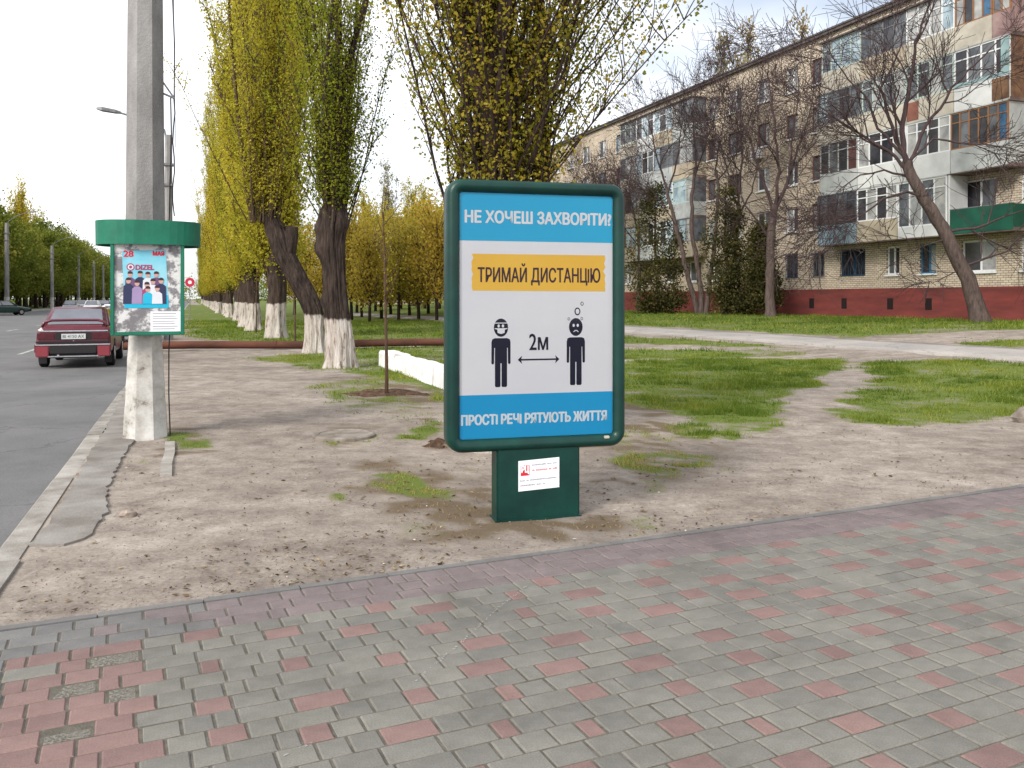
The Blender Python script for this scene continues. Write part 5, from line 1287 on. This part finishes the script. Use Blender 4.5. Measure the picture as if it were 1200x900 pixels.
    T3 = [([(819, 374), (815, 352), (806, 325), (799, 290), (790, 255), (780, 215)], 0.17, 0.09, 0, True, 0),
          ([(822, 374), (822, 345), (818, 310), (811, 270), (812, 235), (816, 195)], 0.18, 0.09, 0, True, 0.3),
          ([(826, 374), (830, 345), (834, 310), (838, 270), (841, 230), (838, 200)], 0.15, 0.08, 0, True, -0.3),
          ([(781, 220), (770, 185), (762, 150), (752, 125)], 0.09, 0.015, 3, False, 0), ([(783, 225), (795, 185), (800, 150), (806, 118)], 0.08, 0.015, 3, False, 0.5),
          ([(816, 200), (814, 160), (812, 125), (820, 95)], 0.09, 0.015, 3, False, 0.3), ([(815, 205), (826, 170), (836, 140), (842, 110)], 0.07, 0.015, 3, False, -0.4),
          ([(838, 205), (842, 170), (850, 140), (852, 105)], 0.07, 0.015, 3, False, 0.2), ([(839, 215), (860, 185), (872, 160), (880, 130)], 0.06, 0.012, 3, False, -0.5), ([(795, 270), (780, 245), (765, 225), (750, 205)], 0.06, 0.012, 3, False, -0.5)]
    bare('bare_tree', 'leafless tree of three stems from one foot before the red plinth', 822, 374, 52.5, T3, 7)
    T4 = [([(850, 370), (853, 350), (860, 320), (862, 285), (866, 240)], 0.19, 0.12, 0, True, 0), ([(866, 245), (868, 200), (870, 160), (868, 120), (874, 90)], 0.10, 0.015, 3, False, 0.3),
          ([(864, 255), (880, 225), (888, 190), (895, 160)], 0.08, 0.012, 3, False, -0.4), ([(865, 250), (855, 210), (848, 175), (838, 150)], 0.08, 0.012, 3, False, 0.4)]
    bare('bare_tree', 'single leafless tree with slightly leaning grey trunk between evergreens', 851, 369, 51.0, T4, 8)
    for i, (px, Y, sd_) in enumerate(((700, 62, 11), (722, 70, 12), (668, 72, 13), (748, 66, 14))):
        top = 350 - (11.2 + i * 0.4 - 1.6) * FPX / Y; yb = 350 + (CAMH - 0.55) * FPX / Y
        mid = (yb + top) / 2
        TL = [([(px, yb), (px + 2, (yb + mid) / 2), (px, mid)], 0.17, 0.11, 0, True, 0), ([(px, mid + 5), (px - 6, mid - 35), (px - 14, top + 15)], 0.09, 0.012, 3, False, 0.4), ([(px, mid + 4), (px + 5, mid - 40), (px + 8, top)], 0.09, 0.012, 3, False, -0.4), ([(px, mid), (px + 16, mid - 30), (px + 26, top + 30)], 0.07, 0.012, 3, False, 0.2), ([(px, mid + 12), (px - 18, mid - 12), (px - 30, top + 50)], 0.06, 0.012, 3, False, -0.2)]
        o = bare('bare_tree', 'slender leafless tree behind the poster stand before the far end of the flats', px, yb, Y, TL, sd_); tag(o, group='leafless trees behind the poster stand')
    # evergreens
    def ever(px, py, Y, wpx, top, bot, seed, label, tilt=0.0):
        b_ = W(px, py, Y); z0 = float(rise(b_.x * CA + b_.y * SA)) - 0.05; rt = thing('evergreen_tree', label, 'tree', (b_.x, b_.y, z0)); rng = np.random.default_rng(seed)
        h = (py - top) * Y / FPX; hb = (py - bot) * Y / FPX; wr = wpx * Y / FPX / 2
        m = MB(); m.tube([(0, 0, -0.1), (-tilt * 0.5, 0, hb * 0.8), (-tilt, 0, h * 0.5), (-tilt, 0, h * 0.95)], [0.16, 0.13, 0.08, 0.02], 8)
        C = []; T = []
        for i in range(135):
            f = rng.random() ** 1.7; z = hb * 0.6 + f * (h - hb * 0.6); w_ = wr * (0.55 + 0.45 * math.sin(min(f * 2.2, 1.57))) * (1 - max(0, f - 0.35) / 0.72) + 0.12; az = rng.uniform(0, 6.28); r = w_ * rng.uniform(0.35, 1.0)
            c = np.array([-tilt * min(1, z / (h * 0.5)) + r * math.cos(az), r * math.sin(az), z - 0.25 * r]); m.tube([(-tilt * min(1, z / (h * 0.5)), 0, z + 0.1), tuple(c)], [0.022, 0.008], 3)
            k = 110; C.append(c + rng.normal(0, 1, (k, 3)) * np.array([0.28, 0.28, 0.26])); T.append(np.clip(rng.normal(0.45 + rng.normal(0, 0.16), 0.2, k), 0, 1))
        m.build('trunk', 'bark_dark', rt); C = np.concatenate(C); V, F, T = leaves(C, 0.14, rng, np.concatenate(T), 0.6); obj('crown', np_mesh('crown', V, F, False, {'tint': ('FACE', T)}), 'leaf_ever', rt)
    ever(777, 368, 54, 92, 215, 352, 1, 'broad dark evergreen beside the poster stand before the flats', 0.5)
    ever(866, 368, 50, 72, 215, 345, 2, 'tall dark evergreen between the leafless trees', 0.8)
    ever(905, 366, 48, 34, 262, 330, 3, 'small dark evergreen behind the straight leafless trunk', 0.7)

# ------------------------------------------------------------------ the flats
TF = 33.5; ZB = 0.55; ZPL = 2.14; ZR = 16.7; PITCH = 2.77
def build_flats():
    s0, s1 = 14.0, 112.0
    rt = thing('apartment_block', 'five storey tan brick apartment block with red plinth and mixed balconies', 'building', RS(s0, TF, 0), A + math.pi / 2)
    X = lambda s: s - s0              # local x along the street, local y towards the street
    Ltot = s1 - s0
    fw = lambda a, b_: (X(px_s(b_, TF)), X(px_s(a, TF)))
    cols = {n: fw(a, b_) for n, (a, b_) in dict(A=(829, 841), B=(853, 869), C=(887, 902), D=(921, 935), E=(951, 966), F=(985, 1014), Gc=(1039, 1054), H=(1078, 1097), I=(1127, 1167), J=(1196, 1216)).items()}
    xa = X(px_s(812, TF)); 
    wins = []   # (x0,x1,floor,style)
    rng = random.Random(77)
    bal1 = (X(px_s(1186, TF - 1.1)), X(px_s(958, TF - 1.1))); bal2 = (X(px_s(812, TF - 1.1)), X(px_s(727, TF - 1.1)))
    for k in range(5):
        for n in 'A B C D'.split(): wins.append((*cols[n], k, rng.choice(['white', 'white', 'brown'])))
        if k == 0:
            for n, stl in (('E', 'grille_g'), ('F', 'grille_b'), ('Gc', 'white'), ('H', 'blue'), ('I', 'white'), ('J', 'white')): wins.append((*cols[n], k, stl))
        else:
            wins.append((*cols['E'], k, 'brown'))
            if k == 1: wins.append((*cols['I'], k, 'white'))
            wins.append((*cols['J'], k, 'white'))
    for n, (a, b_) in list(cols.items()):
        if n == 'D':
            for i, w0 in enumerate(wins):
                if w0[0] == a and w0[2] == 0: wins[i] = (a, b_, 0, 'grille_n')
    # further along: a regular rhythm, seen through branches
    x = bal2[0] + 0.6
    for k in range(5):
        if k == 0:
            for j in range(4): wins.append((bal2[0] + 0.7 + j * 3.4, bal2[0] + 2.2 + j * 3.4, 0, rng.choice(['white', 'brown'])))
        xx = bal2[1] + 1.4
        while xx < Ltot - 3:
            wins.append((xx, xx + 1.45, k, rng.choice(['white', 'white', 'brown', 'blue']))); xx += 3.3
    wins.append((1.2, 2.7, 0, 'white'))
    wins = [w_ for w_ in wins if w_[1] - w_[0] > 0.3]
    # wall with openings, floor by floor
    m = MB(); dep = 0.16
    def q(x0, x1, z0, z1, y=0.0): 
        if x1 - x0 > 1e-4 and z1 - z0 > 1e-4: m.add([(x0, y, z0), (x1, y, z0), (x1, y, z1), (x0, y, z1)], [(0, 1, 2, 3)])
    zprev = ZPL
    for k in range(5):
        za, zb = 2.83 + PITCH * k, 4.26 + PITCH * k
        q(0, Ltot, zprev, za)
        row = sorted([w_ for w_ in wins if w_[2] == k]); xp = 0
        for (x0, x1, _, _) in row:
            q(xp, x0, za, zb); xp = x1
            m.add([(x0, 0, za), (x0, -dep, za), (x0, -dep, zb), (x0, 0, zb)], [(0, 1, 2, 3)]); m.add([(x1, 0, za), (x1, -dep, za), (x1, -dep, zb), (x1, 0, zb)], [(0, 1, 2, 3)])
            m.add([(x0, 0, zb), (x1, 0, zb), (x1, -dep, zb), (x0, -dep, zb)], [(0, 1, 2, 3)]); m.add([(x0, 0, za), (x1, 0, za), (x1, -dep, za), (x0, -dep, za)], [(0, 1, 2, 3)])
        q(xp, Ltot, za, zb); zprev = zb
    q(0, Ltot, zprev, ZR - 0.25)
    for xx in (0, Ltot): m.add([(xx, 0, ZPL), (xx, -12, ZPL), (xx, -12, ZR - 0.25), (xx, 0, ZR - 0.25)], [(0, 1, 2, 3)])
    m.add([(0, -12, ZPL), (Ltot, -12, ZPL), (Ltot, -12, ZR - 0.25), (0, -12, ZR - 0.25)], [(0, 1, 2, 3)])
    m.build('wall', 'brick', rt)
    m = MB(); m.box(0.3, Ltot - 0.3, -11.7, -0.5, ZPL, ZR - 0.4); m.build('room_dark_core', 'hole', rt)  # dark box painted in for the darkness of the rooms behind the windows
    m = MB(); m.box(-0.05, Ltot + 0.05, -12.05, 0.05, 0.2, ZPL); m.build('plinth', 'plinth', rt)
    m = MB(); m.box(-0.25, Ltot + 0.25, -12.25, 0.22, ZR - 0.25, ZR - 0.10); m.box(-0.28, Ltot + 0.28, -12.3, 0.27, ZR - 0.10, ZR); m.build('roof', 'roofedge', rt)
    for px in (952, 1044, 1089, 990, 876):
        x = X(px_s(px, TF)); m = MB(); m.box(x - 0.2, x + 0.2, 0.04, 0.056, 1.05, 1.62); m.build('vent', 'hole', rt)
    cache = {}
    def window(x0, x1, k, stl):
        w_ = x1 - x0; za = 2.83 + PITCH * k; h = 1.43
        fm = {'white': 'fwhite', 'brown': 'fmaroon', 'blue': 'fblue', 'grille_b': 'fnavy', 'grille_n': 'fnavy', 'grille_g': 'fgrey'}[stl]
        o = bpy.data.objects.new('window', None)
        key = (round(w_, 2), fm)
        if key not in cache:
            m = MB(); b_ = 0.075; y0, y1 = -dep + 0.01, -dep + 0.07; hw = w_ / 2
            nb = 2 if w_ < 2.0 else 3
            m.box(-hw, hw, y0, y1, 0, b_); m.box(-hw, hw, y0, y1, h - b_, h); m.box(-hw, -hw + b_, y0, y1, b_, h - b_); m.box(hw - b_, hw, y0, y1, b_, h - b_)
            for j in range(1, nb): xm = -hw + w_ * (j / nb) * (0.92 if nb == 2 else 1); m.box(xm - 0.045, xm + 0.045, y0, y1, b_, h - b_)
            cache[key] = m.mesh('window')
        o = obj('window', cache[key], fm, rt); o.location = ((x0 + x1) / 2, 0, za)
        hw = w_ / 2
        nb = 2 if w_ < 2.0 else 3
        for j in range(nb):
            xa_, xb_ = -hw + w_ * j / nb + (0.03 if j == 0 else 0.0), -hw + w_ * (j + 1) / nb - (0.03 if j == nb - 1 else 0.0)
            kk = ('p', round(xb_ - xa_, 2), pm := rng.choice(['w_dark', 'w_mid', 'w_mid', 'w_curt', 'w_dark', 'w_curt']) if not stl.startswith('grille') else 'w_dark')
            if kk not in cache:
                mm = MB(); d = (xb_ - xa_) / 2; mm.add([(-d, 0, 0.05), (d, 0, 0.05), (d, 0, h - 0.05), (-d, 0, h - 0.05)], [(0, 1, 2, 3)]); cache[kk] = mm.mesh('pane')
            p = obj('pane', cache[kk], pm, o); p.location = ((xa_ + xb_) / 2, -dep + 0.03, 0)
        if not stl.startswith('grille'):
            kk = ('s', round(w_, 2))
            if kk not in cache: mm = MB(); mm.box(-hw - 0.06, hw + 0.06, -dep, 0.09, -0.09, -0.003); cache[kk] = mm.mesh('sill')
            obj('sill', cache[kk], 'fwhite', o)
        else:
            mm = MB()
            nbar = int(w_ / 0.19)
            for j in range(nbar + 1):
                xx = -hw + 0.03 + (w_ - 0.06) * j / nbar; mm.tube([(xx + 0.04 * math.sin(z * 5 + j % 2 * 3.14), 0.03, h * z / 8) for z in range(9)], 0.014, 4)
            for z in (0.02, h - 0.02): mm.box(-hw, hw, 0.015, 0.045, z - 0.015, z + 0.015)
            mm.build('grille', fm if stl != 'grille_g' else 'fgrey', o)
        return o
    for w_ in wins: window(*w_)
    # air conditioners
    for px, k, dz in ((889, 3, -0.75),):
        x = X(px_s(px, TF)); m = MB(); m.box(x - 0.4, x + 0.4, 0.02, 0.32, 2.83 + PITCH * k + dz, 3.4 + PITCH * k + dz); a = m.build('air_conditioner', 'fwhite', rt, bevel=0.02)
        m = MB(); m.add([(xx, 0.325, zz) for xx, zz in disc(x + 0.1, 3.11 + PITCH * k + dz, 0.22, 18)], [tuple(range(18))]); m.build('fan', 'fgrey', a)
    # balconies
    BD = 1.1
    def balcony(x0, x1, k, par, frame, nb, panes, parh=0.95, transom=True, openb=False, extra=None, end_right=False, end_mat=None):
        zf = 1.86 + PITCH * k; zc = zf + PITCH - 0.16
        m = MB(); m.box(x0, x1, 0.01, BD, zf - 0.15, zf); sl_ = m.build('balcony', 'slabc', rt)
        m = MB(); m.box(x0 + 0.01, x1 - 0.01, BD - 0.05, BD + 0.02, zf - 0.10, zf + parh); m.build('parapet', par, sl_)
        for xe in (x0, x1 - 0.05):
            m = MB(); m.box(xe, xe + 0.05, 0.02, BD - 0.052, zf + 0.002, zf + parh); m.build('side_parapet', end_mat or par, sl_)
        if openb:
            m = MB(); m.box(x0, x1, BD - 0.03, BD + 0.03, zf + parh + 0.003, zf + parh + 0.04); m.build('rail', 'fgrey', sl_); return sl_
        z0, z1 = zf + parh + 0.003, zc
        m = MB(); fwid = 0.06; W_ = x1 - x0
        m.box(x0, x1, BD - 0.05, BD + 0.012, z0, z0 + fwid); m.box(x0, x1, BD - 0.05, BD + 0.012, z1 - fwid, z1)
        xs = [x0 + W_ * j / nb for j in range(nb + 1)]
        for j, xx in enumerate(xs):
            d = 0.035
            a_, b2 = (xx, xx + 2 * d) if j == 0 else (xx - 2 * d, xx) if j == nb else (xx - d, xx + d)
            m.box(a_, b2, BD - 0.048, BD + 0.010, z0 + fwid, z1 - fwid)
        if transom: m.box(x0 + 0.07, x1 - 0.07, BD - 0.046, BD + 0.006, z1 - 0.48, z1 - 0.43)
        m.build('glazing_frame', frame, sl_)
        for j in range(nb):
            mm = MB(); mm.add([(xs[j] + 0.02, BD - 0.02, z0 + 0.02), (xs[j + 1] - 0.02, BD - 0.02, z0 + 0.02), (xs[j + 1] - 0.02, BD - 0.02, z1 - 0.02), (xs[j] + 0.02, BD - 0.02, z1 - 0.02)], [(0, 1, 2, 3)])
            mm.build('pane', panes[j % len(panes)], sl_)
        for xe in (x0 + 0.01, x1 - 0.05):
            mm = MB(); mm.box(xe, xe + 0.04, 0.02, BD - 0.052, z0, z1); mm.build('side_screen', end_mat or 'w_mid', sl_)
        if k == 4:
            mm = MB(); mm.box(x0 - 0.05, x1 + 0.05, 0.01, BD + 0.15, zc + 0.003, zc + 0.09); mm.build('canopy', 'roofedge', sl_)
        else:
            mm = MB(); mm.box(x0, x1, BD - 0.07, BD + 0.04, zc + 0.004, zc + 0.05); mm.build('flashing', 'gwhite', sl_)
        return sl_
    bx_ = lambda a, b_: (X(px_s(b_, TF - BD)) + 0.012, X(px_s(a, TF - BD)) - 0.012)
    D, Mi, Cu, Sk, Bl, Re = 'w_dark', 'w_mid', 'w_curt', 'w_sky', 'w_blue', 'w_red'
    spec = [
        (4, 963, 1009, 'cream', 'flight', 4, [Sk, Sk, Sk, Mi]), (4, 1009, 1062, 'beige', 'fgrey', 4, [Mi, D, Mi, Mi]), (4, 1062, 1119, 'cream', 'fwhite', 4, [Sk, Cu, Cu, Cu]), (4, 1119, 1163, 'cream', 'fbrown', 4, [Bl, Cu, D, Cu]), (4, 1163, 1185, 'pink', 'fbrown', 2, [Cu, Mi]),
        (3, 958, 1010, 'cream', 'fgrey', 4, [Mi, D, Mi, Sk]), (3, 1010, 1062, 'cream', 'flight', 4, [Cu, Mi, Cu, Mi]), (3, 1062, 1118, 'cream', 'flight', 4, [Mi, Cu, D, Mi]), (3, 1118, 1184, 'pwhite', 'fwhite', 4, [D, Mi, Mi, D]),
        (2, 961, 1005, 'gwhite', 'gwhite', 4, [Re, D, Mi, D]), (2, 1005, 1062, 'pwhite', 'fwhite', 4, [Cu, D, D, Cu]), (2, 1062, 1114, 'pwhite', 'fwhite', 4, [Cu, D, Mi, Cu]), (2, 1114, 1182, 'gwhite', 'fbrown', 6, [Bl, Mi, D, D, Mi, D]),
        (1, 958, 1004, 'lblue', 'fdark', 4, [D, Mi, D, Mi]), (1, 1004, 1052, 'beige', 'fwhite', 4, [Cu, D, Cu, D]), (1, 1052, 1110, 'pwhite', 'fwhite', 4, [Cu, Mi, Cu, Mi]),
    ]
    for (k, a, b_, par, fr_, nb, pn) in spec:
        x0, x1 = bx_(a, b_)
        sl_ = balcony(x0, x1, k, par, fr_, nb, pn, parh=0.42 if (k == 1 and a == 1052) else 0.95, end_mat={(4, 1163): 'pink', (3, 1118): 'rust', (2, 1114): 'gwhite'}.get((k, a)))
        if (k, a) == (3, 1118):
            zf = 1.86 + PITCH * k; m = MB(); m.box(x0 + 0.02, x0 + 0.85, BD + 0.022, BD + 0.04, zf - 0.05, zf + 0.9); m.build('patch_panel', 'rust', sl_)
            m = MB(); m.box(x0 + 0.02, x0 + 0.42, BD + 0.014, BD + 0.03, zf + 0.96, zf + 2.55); m.box(x0 + 0.42, x1, BD + 0.014, BD + 0.03, zf + 0.95, zf + 1.12); m.build('surround', 'turq', sl_)
        if (k, a) == (3, 1062):
            zf = 1.86 + PITCH * k; m = MB(); m.box(x1 - 0.75, x1 - 0.05, BD + 0.022, BD + 0.04, zf - 0.02, zf + 0.85); m.build('patch_panel', 'rustred', sl_)
        if (k, a) == (4, 1119):
            pass
    x0, x1 = bx_(1113, 1188); balcony(x0, x1, 1, 'gsheet', 'fgrey', 3, [D], parh=1.0, openb=True)
    m = MB(); zf = 1.86 + PITCH; m.box(x1 + 0.0, x1 + 0.1, 0.02, BD, zf - 0.12, zf + PITCH - 0.16); m.build('dividing_wall', 'pwhite', rt)
    # second stack of balconies, behind the leafless trees
    cuts = [bal2[0] + (bal2[1] - bal2[0]) * i / 4 for i in range(5)]
    pars = ['cream', 'pwhite', 'gwhite', 'beige', 'cream', 'gwhite', 'lblue']; frs = ['fwhite', 'fwhite', 'fgrey', 'flight', 'fbrown']
    for k in range(1, 5):
        for i in range(4): balcony(cuts[i] + 0.012, cuts[i + 1] - 0.012, k, rng.choice(pars), rng.choice(frs), 3, [rng.choice([D, Mi, Cu, Sk]) for _ in range(3)])
    # third stack further on
    st3 = bal2[1] + 17.0
    for k in range(1, 5):
        for i in range(4): balcony(st3 + i * 3.0 + 0.012, st3 + i * 3.0 + 2.988, k, rng.choice(pars), rng.choice(frs), 3, [rng.choice([D, Mi, Cu]) for _ in range(3)])

# ------------------------------------------------------------------ cars
def car(name, label, s, t, paint, heading=0.0, detail=False, group=None, wagon=False):
    rz = A + math.pi / 2 + heading            # local x forward along the street
    rt = thing(name, label, 'car', RS(s, t, -0.07), rz, group); rt.scale = (1, 1, 1.06)
    L2, w_ = 2.1, 0.83
    def sec(x, hw, zb, zt):
        h = [(0.0, zb), (hw * 0.86, zb), (hw * 0.97, zb + 0.07), (hw, zb + 0.22), (hw * 0.985, zt - 0.16), (hw * 0.95, zt - 0.05), (hw * 0.86, zt), (0.0, zt + 0.02)]
        return [(x, y, z) for y, z in h] + [(x, -y, z) for y, z in reversed(h[1:-1])]
    m = MB(); m.loft([sec(-L2, w_ * 0.90, 0.40, 0.86), sec(-L2 + 0.06, w_ * 0.97, 0.34, 0.93), sec(-L2 + 0.4, w_, 0.30, 0.95), sec(-0.9, w_, 0.24, 0.93), sec(0.6, w_, 0.24, 0.90), sec(1.05, w_, 0.26, 0.87), sec(1.7, w_ * 0.97, 0.30, 0.76), sec(2.02, w_ * 0.90, 0.34, 0.68), sec(2.1, w_ * 0.8, 0.40, 0.60)])
    m.build('body', paint, rt, smooth_=False, bevel=0.0)
    rr, rf = (-1.02, 0.30) if not wagon else (-1.7, 0.30)
    br_, bf = (-1.86 if not wagon else -2.0), 1.02; zt = 1.375; zb = 0.92
    hb, ht = 0.745, 0.60
    m = MB(); n = []
    def csec(x, hw1, hw2, z1, z2): return [(x, -hw1, z1), (x, hw1, z1), (x, hw2, z2), (x, -hw2, z2)]
    vs = [(br_, -hb, zb), (br_, hb, zb), (bf, hb, zb - 0.04), (bf, -hb, zb - 0.04), (rr, -ht, zt), (rr, ht, zt), (rf, ht, zt), (rf, -ht, zt)]
    m.add(vs, [(0, 3, 2, 1), (4, 5, 6, 7), (0, 1, 5, 4), (2, 3, 7, 6), (1, 2, 6, 5), (3, 0, 4, 7)]); m.build('cabin', paint, rt, bevel=0.05, seg=3, smooth_=True)
    def pane(i, name, u0, u1, v0, v1):
        a, b_, c, d = [Vector(vs[k]) for k in i]
        P = lambda u, v: (a.lerp(b_, u)).lerp(d.lerp(c, u), v)
        q = [P(u0, v0), P(u1, v0), P(u1, v1), P(u0, v1)]; nn = (q[1] - q[0]).cross(q[3] - q[0]).normalized()
        cen = (q[0] + q[2]) / 2
        if nn.dot(cen - Vector((-0.2, 0, 1.1))) < 0: nn = -nn
        mm = MB(); mm.add([p + nn * 0.006 for p in q] + [p - nn * 0.01 for p in q], [(0, 1, 2, 3), (0, 1, 5, 4), (1, 2, 6, 5), (2, 3, 7, 6), (3, 0, 4, 7)]); return mm.build(name, 'car_glass', rt)
    pane((0, 1, 5, 4), 'rear_window', 0.08, 0.92, 0.14, 0.90); pane((3, 2, 6, 7), 'windscreen', 0.07, 0.93, 0.08, 0.92)
    for i in ((1, 2, 6, 5), (0, 3, 7, 4)): pane(i, 'side_window', 0.16, 0.50, 0.14, 0.88); pane(i, 'side_window', 0.53, 0.88, 0.14, 0.88)
    for x in (-1.28, 1.25):
        for sy in (-1, 1):
            o = bpy.data.objects.new('wheel', None)
            m = MB(); y0, y1 = sy * (w_ - 0.19), sy * (w_ + 0.004)
            ring = lambda r, y: [(x + r * math.cos(i * math.pi / 12), y, 0.29 + r * math.sin(i * math.pi / 12)) for i in range(24)]
            m.loft([ring(0.26, y0), ring(0.29, y0 + sy * 0.03), ring(0.29, y1 - sy * 0.03), ring(0.265, y1)]); wh = m.build('wheel', 'rubber', rt)
            m = MB(); m.loft([ring(0.17, y1 - sy * 0.02), ring(0.165, y1 + sy * 0.006), ring(0.05, y1 + sy * 0.012)]); m.build('rim', 'chrome', wh)
            m = MB(); ra = [(x + 0.345 * math.cos(i * math.pi / 14), sy * (w_ + 0.0015), 0.30 + 0.345 * math.sin(i * math.pi / 14)) for i in range(15)]; m.add(ra, [tuple(range(15))]); m.build('wheel_arch_shade', 'blackpl', rt)  # flat dark half disc paints the wheel well's shade; body has no cutout
    # bumpers and lamps
    for x, sg in ((-L2, -1), (2.1, 1)):
        m = MB(); m.loft([[(x + sg * dx, y * w_ * k, z) for y, k in ((-1, 0.99), (-0.5, 1), (0.5, 1), (1, 0.99))][0:4] for dx, z in ((-0.05, 0.36), (0.07, 0.38), (0.08, 0.55), (-0.03, 0.57))], closed=False, cap=False)
        m.build('bumper', 'car_red' if detail else 'blackpl', rt)
    for sy in (-1, 1):
        m = MB(); y0, y1 = sorted((sy * 0.40, sy * 0.775)); m.box(-L2 - 0.022, -L2 + 0.05, y0, y1, 0.66, 0.80); m.build('tail_light', 'lamp_red', rt, bevel=0.012)
        m = MB(); y0, y1 = sorted((sy * 0.42, sy * 0.66)); m.box(2.05, 2.11, y0, y1, 0.52, 0.64); m.build('headlight', 'chrome', rt, bevel=0.012)
    m = MB(); m.box(-L2 - 0.03, -L2 - 0.018, -0.26, 0.26, 0.665, 0.785); pl = m.build('number_plate', 'dial', rt)
    if detail:
        # text sits on the plate, read from behind
        mm = text_mesh('BI 4150 AX', -0.23, 0.23, 0.69, 0.76, 0, 'wire', 'plate_text', pl, 0.0)
        V = np.zeros(len(mm.data.vertices) * 3, np.float32); mm.data.vertices.foreach_get('co', V); V = V.reshape(-1, 3)
        mm.data.vertices.foreach_set('co', np.stack([np.full(len(V), -L2 - 0.0325), -V[:, 0], V[:, 2]], 1).astype(np.float32).ravel())
        m = MB(); m.box(-L2 - 0.02, -L2 + 0.02, -0.74, 0.74, 0.835, 0.862); m.build('chrome_strip', 'chrome', rt)
        m = MB(); m.box(-L2 - 0.012, -L2 + 0.02, -0.385, 0.385, 0.65, 0.81); m.build('garnish', 'blackpl', rt)
        m = MB(); m.box(-L2 - 0.096, -L2 - 0.06, -0.80, 0.80, 0.53, 0.556); m.build('bumper_trim', 'chrome', rt)
        m = MB(); m.box(-L2 - 0.085, -L2 - 0.02, -0.79, 0.79, 0.585, 0.62); m.build('bumper_gap', 'blackpl', rt)
        m = MB(); m.box(-L2 - 0.094, -L2 - 0.02, -0.50, 0.50, 0.34, 0.52); m.build('valance', 'blackpl', rt, bevel=0.01)
        # looped spoiler on the tailgate
        m = MB(); m.tube([(-1.90, -0.70, 0.94), (-1.86, -0.66, 1.04), (-1.84, -0.5, 1.085), (-1.84, 0, 1.09), (-1.84, 0.5, 1.085), (-1.86, 0.66, 1.04), (-1.90, 0.70, 0.94)], 0.032, 8); m.build('spoiler', 'car_red', rt, smooth_=True)
        m = MB(); m.box(-2.02, -1.78, -0.62, 0.62, 0.93, 0.972); m.build('tailgate_lip', 'car_redl', rt, bevel=0.012)
        for sy in (-1, 1):
            m = MB(); y0, y1 = sorted((sy * 0.52, sy * 0.80)); m.box(-L2 - 0.098, -L2 + 0.1, y0, y1, 0.27, 0.525); m.build('lower_corner', 'car_redl', rt, bevel=0.02)
            m = MB(); y0, y1 = sorted((sy * 0.63, sy * 0.80)); m.box(-1.68, -1.66, y0, y1, 0.10, 0.34); m.build('mud_flap', 'blackpl', rt)
        m = MB(); m.box(-L2 + 0.0, -L2 + 0.25, -0.5, 0.5, 0.24, 0.36); m.build('underside', 'blackpl', rt)
        m = MB(); m.tube([(-L2 - 0.06, -0.55, 0.28), (-L2 - 0.06, 0.55, 0.28)], 0.02, 6); m.build('tow_bar', 'chrome', rt)
        m = MB(); m.tube([(-L2 - 0.09, 0.32, 0.3), (-L2 + 0.3, 0.32, 0.3)], 0.028, 8); m.build('exhaust', 'chrome', rt)
        m = MB(); m.box(-L2 - 0.07, -L2 - 0.05, -0.38, -0.24, 0.41, 0.45); m.build('fog_light', 'chrome', rt)
        m = MB(); m.tube([(-L2 - 0.03, 0, 0.612), (-L2 - 0.045, 0, 0.612)], 0.022, 10); m.build('lock', 'chrome', rt)
        m = MB(); m.box(0.55, 0.62, -0.98, -0.80, 0.93, 1.03); m.build('wing_mirror', 'blackpl', rt, bevel=0.02)
    return rt
def build_cars():
    car('parked_car', 'burgundy hatchback with looped rear spoiler parked at the kerb', 24.9, -2.65, 'car_red', 0, True)
    car('parked_car', 'white car parked just ahead of the burgundy hatchback', 36.0, -2.5, 'car_white')
    def at(px, Y): return st(((px - 600) * Y / FPX, Y))
    s, t = at(6, 86); car('moving_car', 'dark green estate car crossing in front of the trees opposite', s, t, 'car_green', math.radians(-62), wagon=True)
    for px, Y, p, lab in ((83, 105, 'car_dark', 'dark blue car far up the road'), (97, 120, 'car_silver', 'silver car far up the road behind the dark blue one'), (108, 98, 'car_white', 'white car far up the road beside the dark blue one'), (119, 125, 'car_maroon', 'maroon car far up the road near the notice board edge'), (123, 108, 'car_dark', 'dark car furthest to the right in the far traffic')):
        s, t = at(px, Y); car('far_car', lab, s, t, p, math.pi if px < 115 else 0)
def build_road_sign():
    Y = 60; x = (222.5 - 600) * Y / FPX
    o = thing('road_sign', 'small red round road sign on a thin post under the poplar row', 'sign', (x, Y, 0), A)
    m = MB(); m.tube([(0, 0, -0.1), (0, 0, 2.9)], 0.03, 8); m.build('post', 'steel', o)
    m = MB(); m.prism(disc(0, 2.75, 0.32, 24), -0.06, -0.035); m.build('disc', 'sign_red', o)
    m = MB(); m.prism(disc(0, 2.75, 0.13, 20), -0.066, -0.0605); m.build('disc_centre', 'white', o)

build_ground(); build_road(); build_path(); build_pavement()
build_flats(); build_sign(); build_pole(); build_lamp_posts(); build_wires()
build_poplars(); build_far_trees(); build_bare_trees()
build_cars(); build_road_sign(); build_small(); build_grass()
